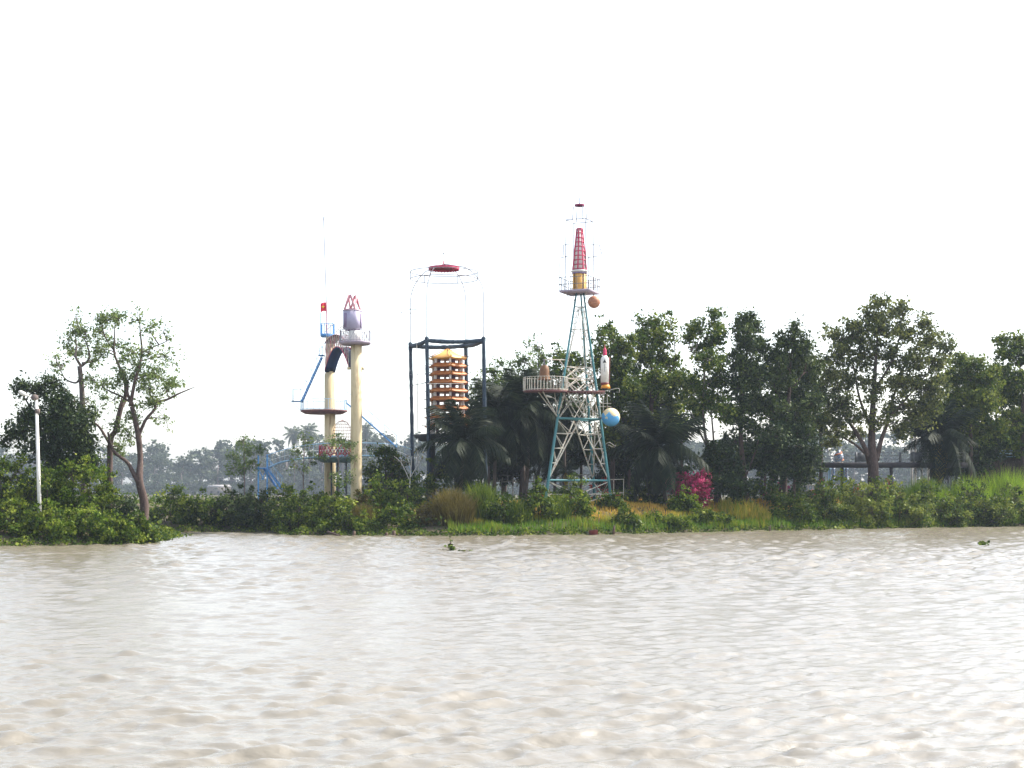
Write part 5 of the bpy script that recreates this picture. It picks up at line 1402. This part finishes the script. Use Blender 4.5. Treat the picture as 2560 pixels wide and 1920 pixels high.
tree("leafy_tree", "tall leafy tree cut by the right edge of the view", 141, [(2560, 1265, .28), (2560, 1120, .24), (2555, 1000, .16), (2550, 920, .08)], [[(2555, 1000, .1), (2515, 940, .05)], [(2555, 1010, .1), (2600, 940, .05)]],
     [(2500, 852, 20, 18, 6), (2550, 850, 30, 24, 12), (2520, 885, 34, 30, 18), (2570, 890, 40, 34, 22), (2500, 930, 34, 30, 18), (2550, 950, 46, 36, 28), (2610, 930, 40, 40, 20), (2515, 990, 44, 36, 28), (2580, 1010, 46, 38, 28), (2530, 1060, 48, 38, 30), (2600, 1080, 46, 40, 24), (2520, 1110, 44, 30, 22), (2570, 1120, 46, 30, 20), (2650, 1000, 40, 50, 20)], L_mid, m_bark, 0.24, 42, 0.44, 63, 0.5)
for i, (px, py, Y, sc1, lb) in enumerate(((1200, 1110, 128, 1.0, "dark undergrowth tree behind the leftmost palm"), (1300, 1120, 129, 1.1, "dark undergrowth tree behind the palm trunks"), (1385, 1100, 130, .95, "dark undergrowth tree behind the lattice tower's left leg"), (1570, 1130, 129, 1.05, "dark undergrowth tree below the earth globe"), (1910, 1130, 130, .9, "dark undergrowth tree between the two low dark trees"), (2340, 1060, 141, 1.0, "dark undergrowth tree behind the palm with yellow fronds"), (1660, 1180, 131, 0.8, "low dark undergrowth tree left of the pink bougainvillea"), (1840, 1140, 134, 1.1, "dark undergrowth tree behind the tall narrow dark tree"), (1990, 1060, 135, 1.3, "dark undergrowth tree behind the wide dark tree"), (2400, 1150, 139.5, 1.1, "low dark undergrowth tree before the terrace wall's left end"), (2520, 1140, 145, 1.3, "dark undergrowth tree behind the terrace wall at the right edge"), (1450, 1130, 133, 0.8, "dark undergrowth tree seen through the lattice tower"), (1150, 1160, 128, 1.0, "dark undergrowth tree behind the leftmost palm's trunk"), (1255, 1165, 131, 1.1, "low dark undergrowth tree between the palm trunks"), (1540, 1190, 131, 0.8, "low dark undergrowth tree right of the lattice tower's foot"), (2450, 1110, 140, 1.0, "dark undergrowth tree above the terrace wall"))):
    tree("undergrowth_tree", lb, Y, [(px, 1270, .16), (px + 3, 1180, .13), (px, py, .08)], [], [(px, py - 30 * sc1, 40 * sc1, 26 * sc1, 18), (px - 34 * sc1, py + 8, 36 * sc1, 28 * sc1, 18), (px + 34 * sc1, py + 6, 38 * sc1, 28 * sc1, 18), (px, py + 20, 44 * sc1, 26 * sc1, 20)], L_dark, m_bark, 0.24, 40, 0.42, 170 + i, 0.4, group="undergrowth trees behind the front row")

# second row that closes the canopy
for i, (px, py, Y, sx_, lm, lb) in enumerate(((1585, 985, 132, 1.0, L_mid, "mid-green tree filling the gap behind the white rocket"), (1700, 1000, 133, 1.0, L_mid, "mid-green tree filling the gap right of the broad green tree"), (1925, 960, 134, 1.0, L_mid, "green tree filling the gap between the two dark trees"), (2050, 975, 136, 1.1, L_bodhi, "olive tree behind the left side of the big olive tree"), (2405, 980, 143, 1.1, L_bodhi, "olive tree behind the right side of the big olive tree"), (2490, 1000, 146, 1.1, L_mid, "green tree behind the two trees at the right edge"), (1260, 1010, 133, 0.9, L_willow, "pale tree behind the palms left of the bell balcony"))):
    tree("leafy_tree", lb, Y, [(px, 1268, .2), (px + 4, 1150, .17), (px, py + 30, .1)], [[(px, py + 60, .06), (px + 34, py, .03)], [(px, py + 70, .06), (px - 34, py + 4, .03)]],
         [(px - 6, py - 62 * sx_, 30 * sx_, 24 * sx_, 10), (px - 38 * sx_, py - 26 * sx_, 34 * sx_, 28 * sx_, 14), (px + 36 * sx_, py - 30 * sx_, 34 * sx_, 28 * sx_, 14), (px, py, 46 * sx_, 32 * sx_, 20), (px - 44 * sx_, py + 36 * sx_, 36 * sx_, 30 * sx_, 14), (px + 42 * sx_, py + 38 * sx_, 36 * sx_, 30 * sx_, 14), (px, py + 66 * sx_, 44 * sx_, 30 * sx_, 16)], lm, m_bark, 0.22, 36, 0.42, 260 + i, 0.45, dens=1.8)
# flowering shrubs
shrub("bougainvillea", "big magenta pink bougainvillea right of the palm trunk", 1722, 119.6, 104, 92, L_pinkfl, 70, 44, 0.15, 201, None, 0.5, 0.30, "flowering shrub", lobes=[(-0.25, 0.55, 0.26, 0.3), (0.1, 0.62, 0.3, 0.34), (0.34, 0.5, 0.18, 0.3), (0, 0.3, 0.4, 0.25)])
shrub("bougainvillea", "small magenta bougainvillea left of the low dark tree at the walkway", 1952, 128, 50, 72, L_pinkfl, 22, 36, 0.15, 202, None, 0.5, 0.26, "flowering shrub")
shrub("bougainvillea", "red bougainvillea under the walkway right of the big olive tree", 2225, 136, 70, 72, L_redfl, 26, 36, 0.15, 203, None, 0.5, 0.26, "flowering shrub")
shrub("bougainvillea", "red-orange flowering shrub at the left end under the walkway", 2048, 136, 40, 66, L_redfl, 16, 34, 0.15, 204, None, 0.5, 0.26, "flowering shrub")
shrub("bougainvillea", "pink-red flowering shrub seen through the lattice tower", 1492, 127, 90, 80, L_redfl, 16, 26, 0.13, 205, None, 0.5, 0.32, "flowering shrub")
shrub("bougainvillea", "small red flowering shrub at the lattice tower's left foot", 1352, 114.6, 16, 36, L_redfl, 6, 22, 0.12, 206, None, 0.5, 0.14, "flowering shrub", dep=0.4)

# ------------------------------------------------------------------ grasses
def blades(g, X, Yv, Zv, H, rng, tint, wid=0.035, lean=0.35):
    n = len(X)
    a = rng.random(n) * 6.283
    d = np.stack([np.cos(a), np.sin(a), np.zeros(n)], 1)
    s = np.stack([-np.sin(a + 0.6), np.cos(a + 0.6), np.zeros(n)], 1) * wid
    b0 = np.stack([X, Yv, Zv], 1)
    l = (rng.random(n) * lean)[:, None] * H[:, None]
    m_ = b0 + d * l * 0.35 + np.array([0, 0, 1]) * H[:, None] * 0.6
    t = b0 + d * l + np.array([0, 0, 1]) * H[:, None]
    V = np.stack([b0 - s, b0 + s, m_ + s * 0.7, m_ - s * 0.7, t], 1).reshape(-1, 3)
    i = np.arange(n)[:, None] * 5
    g.put(V, [i + np.array([[0, 1, 2, 3]]), i + np.array([[3, 2, 4]])], np.repeat(tint, 5))
rng = np.random.default_rng(77)
n = 170000
X = rng.uniform(-26, 62, n); Yv = rng.uniform(103.6, 136, n)
s = shore(X, Yv)
pxv = X / Yv * F + 1280
keep = (s > 0.05) & (s < 17) & (pxv > 1120) & (pxv < 2700)
X, Yv, s, pxv = X[keep], Yv[keep], s[keep], pxv[keep]
noise = np.sin(X * 0.55 + 2 * np.sin(Yv * 0.4)) * np.sin(Yv * 0.9 + 1.2 * np.sin(X * 0.8)) + 0.5 * np.sin(X * 2.1 + Yv * 1.3)
tint = np.clip(0.12 + 0.72 * np.clip((s - 1.6) / 2.2, 0, 1) * np.clip((pxv - 1000) / 300, 0.3, 1) + 0.13 * noise + 0.12 * rng.normal(size=len(X)), 0, 1)
H = (0.20 + 0.24 * rng.random(len(X))) * (1 + 0.4 * noise) * np.where(s < 3.0, 1.3, 1.0)
g = Geo(); blades(g, X, Yv, gz(X, Yv), np.clip(H, 0.15, 1.0), rng, tint, 0.028)
add("meadow_grass", g, L_grass, kind="stuff", label="yellow-green rough grass on the bank meadow", cat="grass")
# leafy fringe at the water's edge
g = Geo()
n = 24000
seg = LAND[1:18]; ln = np.hypot(*(seg[1:] - seg[:-1]).T); k_ = rng.choice(len(ln), n, p=ln / ln.sum()); t_ = rng.random(n)
X = seg[k_, 0] * (1 - t_) + seg[k_ + 1, 0] * t_ + rng.normal(size=n) * 0.5; Yv = seg[k_, 1] * (1 - t_) + seg[k_ + 1, 1] * t_ + rng.normal(size=n) * 0.55
s = shore(X, Yv); keep = (s > -0.9 - 0.6 * np.sin(X * 1.7) * np.sin(X * 0.6)) & (s < 1.8)
X, Yv = X[keep], Yv[keep]
nn = np.sin(X * 1.3) * np.sin(Yv * 1.7) + np.sin(X * 3.1 + Yv)
Zv = np.maximum(gz(X, Yv), 0) + rng.random(len(X)) * np.clip(0.22 + 0.12 * nn, 0.05, 1)
leaves(g, np.stack([X, Yv, Zv], 1), 0.13, rng, np.clip(0.45 + 0.15 * nn + 0.2 * rng.normal(size=len(X)), 0, 1), 0.42)
add("shore_plants", g, L_shrub, kind="stuff", label="low water plants fringing the whole bank", cat="plants")
# weeds between the trees
g = Geo(); n = 52000
X = rng.uniform(-60, 70, n); Yv = rng.uniform(86, 140, n); s = shore(X, Yv)
keep = (s > 0.8) & ((X < -4.5) | (s > 9.0))
X, Yv = X[keep], Yv[keep]
nn = np.sin(X * 0.9) * np.sin(Yv * 0.8)
leaves(g, np.stack([X, Yv, gz(X, Yv) + rng.random(len(X)) ** 1.5 * (0.75 + 0.4 * nn)], 1), 0.2, rng, np.clip(0.4 + 0.2 * rng.normal(size=len(X)), 0, 1), 0.4)
add("undergrowth", g, L_mid, kind="stuff", label="dark weeds covering the ground under the trees", cat="weeds")
def reed(px, Y, w, h, n, seed, lb, lm=L_reed, lean=0.4, group="tall grass clumps"):
    rg_ = np.random.default_rng(seed); o = G(px, Y)
    a = rg_.random(n) * 6.283; r_ = np.sqrt(rg_.random(n))
    x = o.x + M(w, Y) / 2 * r_ * np.cos(a); y = o.y + min(1.6, M(w, Y) * 0.35) * r_ * np.sin(a)
    hh = M(h, Y) * (1 - 0.45 * r_ ** 2) * (0.6 + 0.5 * rg_.random(n))
    g = Geo(); blades(g, x, y, gz(x, y), hh, rg_, np.clip(0.5 + 0.2 * rg_.normal(size=n), 0, 1), 0.032, lean)
    add("tall_grass", g, lm, None, org=o, label=lb, cat="tall grass", group=group)
reed(2320, 133, 130, 104, 2600, 1, "tall bright green grass clump nearest the big olive tree")
reed(2420, 135, 130, 112, 2600, 2, "tall bright green grass clump in the middle of the right bank grass")
reed(2520, 137, 140, 132, 3000, 3, "tall bright green grass clump at the right edge")
reed(2620, 139, 130, 136, 2000, 4, "tall bright green grass clump beyond the right edge")
reed(2215, 130, 60, 84, 900, 5, "narrow bright grass tuft at the foot of the big olive tree")
reed(1134, 106.6, 96, 92, 3400, 6, "rounded brown-green grassy mound at the water left of the palms", L_dry, 0.75)
reed(1205, 108.6, 80, 96, 2200, 7, "upright green grass clump right of the grassy mound", L_bright, 0.5)
reed(1290, 107.6, 80, 66, 1600, 8, "dark grass tussock at the water below the palms", L_shrub, 0.6)
reed(1390, 109.4, 70, 60, 1300, 9, "grass tussock at the water left of the rusty drum", L_bright, 0.6)
reed(1860, 120, 130, 50, 1500, 12, "yellow grass tussock at the back of the meadow", L_grass, 0.5)
reed(905, 106.6, 60, 62, 1200, 13, "brownish grass tussock at the water under the dry bush", L_dry, 0.6)
# white flowers in the fringe
wf = Geo()
for px, py, Y in ((2160, 1322, 124.4), (1945, 1318, 120.2), (1940, 1308, 120.6), (2110, 1314, 123.5), (2130, 1310, 124.4), (2320, 1302, 128.8), (2028, 1315, 121.6), (2045, 1316, 121.7), (1850, 1320, 117.5)):
    c = W(px, py, Y); leaves(wf, np.array(c) + rng.normal(size=(9, 3)) * 0.13, 0.16, rng, np.full(9, 0.5), 0.5)
add("white_blossoms", wf, leafmat("petal_white", (0.6, 0.6, 0.62), (0.66, 0.64, 0.68), (0.7, 0.7, 0.7), 0.3), kind="stuff", label="scattered white blossoms at the foot of the right bank", cat="flowers")

# ------------------------------------------------------------------ small things at the water
o = W(1484, 1334, 106.3); o.z = 0.0
dr_ = thing("rusty_drum", o, "dark rusty open metal box lying at the water's edge", "drum")
g = Geo(); bx = M(11, 108.6); bh = M(13, 108.6)
g.put([(o.x - bx * .8, o.y - .35, -.1), (o.x + bx * .95, o.y - .35, -.1), (o.x + bx, o.y + .35, -.1), (o.x - bx * .8, o.y + .35, -.1), (o.x - bx * 1.05, o.y - .38, bh * .85), (o.x + bx * .8, o.y - .38, bh), (o.x + bx * .9, o.y + .38, bh), (o.x - bx, o.y + .38, bh * .85)],
      [[(0, 1, 5, 4), (1, 2, 6, 5), (2, 3, 7, 6), (3, 0, 4, 7), (3, 2, 1, 0)]])
add("box", g, m_maroon, dr_)
bar("rim", (o.x - bx * 1.07, o.y - .39, bh * .86), (o.x + bx * .82, o.y - .39, bh * 1.01), 0.03, m_wood, dr_, 6)
for px, py, w, h, Y, lb in ((1534, 1322, 6, 22, 107.0, "thin grey stump standing in the water right of the rusty box"), (884, 1336, 8, 12, 103.6, "short dark stump at the water below the nearer pillar"), (983, 1334, 10, 14, 103.0, "small pinkish stump at the water below the bright bushes"), (965, 1337, 9, 9, 102.9, "low dark stump beside the pinkish stump"), (1924, 1322, 4, 14, 116.8, "thin post at the water by the white blossoms")):
    o = W(px, py, Y); o.z = -0.1
    st_ = thing("stump", o, lb, "stump")
    g = Geo(); hh = M(h, Y); ww = M(w / 2, Y)
    g.tube([o, o + Vector((0.02, 0, hh * .6)), o + Vector((0.05, 0, hh + .1))], [ww * 1.1, ww, ww * .85], 9); add("wood", g, m_wood, st_)
    g = Geo(); g.lathe([(ww * .84, 0), (ww * .4, .015), (0.01, .02)], o + Vector((0.05, 0, hh + .1)), 9); add("cut_top", g, m_barkg, st_)
o = W(835, 1338, 105); o.z = 0.05
dw = thing("driftwood", o, "broken driftwood branch lying along the water below the bushes", "driftwood")
g = Geo(); g.tube([W(818, 1329, 104.2), W(832, 1334, 104.0), W(848, 1339, 103.6), W(860, 1342, 103.2)], [.07, .09, .07, .03], 7); add("branch", g, m_bark, dw, smooth=True)
g = Geo(); g.tube([W(832, 1334, 104.0), W(838, 1327, 104.1), W(842, 1322, 104.2)], [.04, .03, .01], 6); add("twig", g, m_bark, dw)
def floater(px, py, lb, n, spread, up, seed):
    rg_ = np.random.default_rng(seed); Y = F * EYE / (py - HZ); o = W(px, py, Y); o.z = 0
    f_ = thing("floating_plant", o, lb, "water plant")
    g = Geo()
    C = np.stack([o.x + rg_.normal(size=n) * spread, o.y + rg_.normal(size=n) * spread * .7, np.abs(rg_.normal(size=n)) * up + 0.03], 1)
    leaves(g, C, 0.17, rg_, np.clip(.45 + .2 * rg_.normal(size=n), 0, 1), 0.42); add("leaves", g, L_shrub, f_)
    g = Geo()
    for c in C[:: max(1, n // 8)]: g.tube([(o.x, o.y, -0.03), ((o.x + c[0]) / 2, o.y, c[2] * .6), tuple(c)], [.02, .015, .008], 4)
    add("stalk", g, L_bright and m_wood, f_)
floater(1128, 1377, "floating water plant sprig on the river below the palms", 26, 0.17, 0.16, 1)
floater(1126, 1370, "upright leaf of the floating sprig, just behind the larger clump", 9, 0.06, 0.26, 9)
floater(1157, 1379, "tiny floating leaf clump right of the sprig", 7, 0.08, 0.05, 2)
floater(1181, 1379, "tiniest floating leaf clump farthest right of the sprig", 5, 0.06, 0.05, 3)
floater(2458, 1364, "floating water plant sprig at the right side of the river", 12, 0.16, 0.1, 4)
floater(2472, 1358, "tiny floating leaf clump beside the right river sprig", 5, 0.07, 0.08, 5)

# ------------------------------------------------------------------ far shore
rf_ = np.random.default_rng(99)
def far_proto(seed, kind):
    rg_ = np.random.default_rng(seed); tg = Geo(); cg = Geo()
    if kind == 'tree':
        tg.tube([(0, 0, -1), (0.2, 0, 5), (0, 0.3, 12), (0.4, 0, 16)], [.5, .42, .3, .12], 7)
        for i in range(9):
            a = rg_.random() * 6.28; r_ = 1.2 + 3.0 * rg_.random(); zz = 7 + 11 * rg_.random()
            c = (r_ * math.cos(a), r_ * math.sin(a), zz)
            tg.tube([(0, 0, zz * .55), (c[0] * .6, c[1] * .6, zz * .85), c], [.16, .1, .05], 4)
            crown(cg, None, c, (2.3, 2.3, 1.9), 9, 16, 0.85, rg_, 1.0, 0.5)
        for i in range(5):
            a = rg_.random() * 6.28
            crown(cg, None, (3.0 * math.cos(a), 3 * math.sin(a), 3.0), (2.4, 2.0, 2.6), 7, 16, 0.9, rg_, 1.1, 0.4)
    return tg.mesh("trunk", m_barkg, smooth=True), cg.mesh("crown", L_far)
FT = [far_proto(300 + i, 'tree') for i in range(5)]
tops_ = [(-40, 1120), (60, 1130), (200, 1120), (340, 1130), (372, 1112), (430, 1124), (490, 1146), (530, 1128), (565, 1122), (600, 1100), (640, 1098), (700, 1112), (790, 1098), (850, 1100), (900, 1096), (960, 1092), (1000, 1100), (1060, 1095), (1120, 1110), (1200, 1120), (1300, 1120), (1400, 1105), (1450, 1098), (1500, 1105), (1580, 1100), (1680, 1110), (1760, 1098), (1820, 1110), (1900, 1105), (1990, 1100), (2080, 1098), (2170, 1100), (2260, 1098), (2340, 1105), (2450, 1100), (2560, 1105), (2680, 1105)]
def itop(px):
    return float(np.interp(px, [a for a, _ in tops_], [b_ for _, b_ in tops_]))
FL = "hazy trees on the far shore"
WHERE = ((360, "behind the left point"), (640, "between the forked tree and the blue stair tower"), (820, "behind the blue footbridge"), (1020, "between the nearer pillar and the pagoda canopy"), (1340, "behind the pagoda and palms"), (1560, "behind the lattice tower"), (1900, "behind the trees right of the rocket"), (2300, "behind the big olive tree and walkway"), (9999, "at the right edge"))
k_ = 0
for row, (Yb, step, dz) in enumerate(((738, 78, 24), (765, 66, 4), (795, 62, -12))):
    px = -60.0 + row * 20
    while px < 2700:
        Y = Yb + rf_.normal() * 5
        x = WX(px, Y); zt_f = WZ(itop(px) + dz + rf_.normal() * 7, Y)
        b0 = Vector((x, Y, float(gz(x, Y)) - 0.2)); s_ = max(0.5, (zt_f - b0.z) / 19.5)
        t_, c_ = FT[int(rf_.integers(5))]
        mw = Matrix.Translation(b0) @ Matrix.Rotation(rf_.random() * 6.28, 4, 'Z') @ Matrix.Diagonal((s_ * (1.1 + .5 * rf_.random()), s_ * 1.2, s_, 1))
        r0_ = tag(link(bpy.data.objects.new("far_tree", None), mw), "hazy far-shore tree " + next(t for lim, t in WHERE if px < lim), "tree", FL)
        link(bpy.data.objects.new("trunk", t_), mw, r0_); link(bpy.data.objects.new("crown", c_), mw, r0_)
        px += step * (0.7 + 0.6 * rf_.random()); k_ += 1
FRF = [frond_geo(3.2, RF, 20, 0.75, a, 0.06).mesh("frond", L_far) for a in (0.55, 0.95, 1.3)]
for i, (px, py, sc1, lb) in enumerate(((735, 1085, 1.55, "hazy palm on the far shore, tallest left of the pillars"), (772, 1078, 1.5, "hazy palm on the far shore touching the farther pillar's left side"), (915, 1072, 1.2, "hazy palm on the far shore just right of the nearer pillar"), (1560, 1105, 1.3, "hazy palm on the far shore seen right of the lattice tower"))):
    Y = 728 + 4 * i; b0 = W(px, py, Y); b0.z = 1.0; top = W(px, py, Y)
    r0_ = thing("far_palm", b0, lb, "palm", "hazy palms on the far shore")
    g = Geo(); g.tube([b0, lerp(b0, top, .5) + Vector((.4, 0, 0)), top], [.35, .28, .22], 7); add("trunk", g, m_palmbark, r0_, smooth=True)
    for k in range(20):
        el = -1.1 + 2.1 * (k + .5) / 20; s_ = 1.25 * sc1 * (0.9 + .25 * rf_.random())
        mw = Matrix.Translation(top) @ Matrix.Rotation(k * 2.39996, 4, 'Z') @ Matrix.Rotation(-el, 4, 'Y') @ Matrix.Diagonal((s_, s_, s_, 1))
        link(bpy.data.objects.new("frond", FRF[0 if el > .35 else (1 if el > -.3 else 2)]), mw, r0_)
g = Geo(); n = 15000
X = rf_.uniform(-330, 340, n); Yv = rf_.uniform(714, 750, n)
leaves(g, np.stack([X, Yv, gz(X, Yv) + rf_.random(n) * (9 + 4 * np.sin(X * .1))], 1), 1.1, rf_, np.clip(.45 + .2 * rf_.normal(size=n), 0, 1), 0.42)
add("far_undergrowth", g, L_far, kind="stuff", label="hazy undergrowth along the far shore", cat="undergrowth")
for px0, px1, py0, py1, Y, lb in ((517, 575, 1212, 1224, 716, "pale-roofed low building on the far shore"),):
    o = W((px0 + px1) / 2, 1230, Y); o.z = 0.6
    bd = thing("far_house", o, lb, "building")
    x0, x1 = WX(px0, Y), WX(px1, Y); zr, ze = WZ(py0, Y), WZ((py0 + py1) / 2, Y)
    g = Geo(); g.box(((x0 + x1) / 2, Y + 2.5, (ze + 0.2) / 2), ((x1 - x0) / 2 - .3, 2.3, (ze - 0.2) / 2)); add("wall", g, m_farwall, bd)
    g = Geo(); g.put([(x0, Y, ze), (x1, Y, ze), (x1, Y + 5, ze), (x0, Y + 5, ze), (x0 + .4, Y + 2.5, zr), (x1 - .4, Y + 2.5, zr)], [[(0, 1, 5, 4), (2, 3, 4, 5), (3, 2, 1, 0)], [(1, 2, 5), (3, 0, 4)]]); add("roof", g, m_farroof, bd)
    for k in range(3):
        xx = x0 + (x1 - x0) * (0.2 + .3 * k); g = Geo(); g.box((xx, Y + .18, ze * .55), (.5, .05, .6)); add("window", g, m_black, bd)

# ------------------------------------------------------------------ haze over the river
hzb = Geo(); hzb.box((0, 740, 18.25), (1540, 910, 21.75))
m_haze = bpy.data.materials.new("river_haze")
m_haze.use_nodes = True
nt = m_haze.node_tree; nt.nodes.clear()
ou = nt.nodes.new("ShaderNodeOutputMaterial"); pv = nt.nodes.new("ShaderNodeVolumePrincipled")
pv.inputs["Color"].default_value = (0.72, 0.84, 1.0, 1)
pv.inputs["Density"].default_value = HAZE
pv.inputs["Anisotropy"].default_value = 0.0
nt.links.new(pv.outputs[0], ou.inputs["Volume"])
add("haze", hzb, m_haze, kind="stuff", label="pale bluish haze over the river", cat="haze")
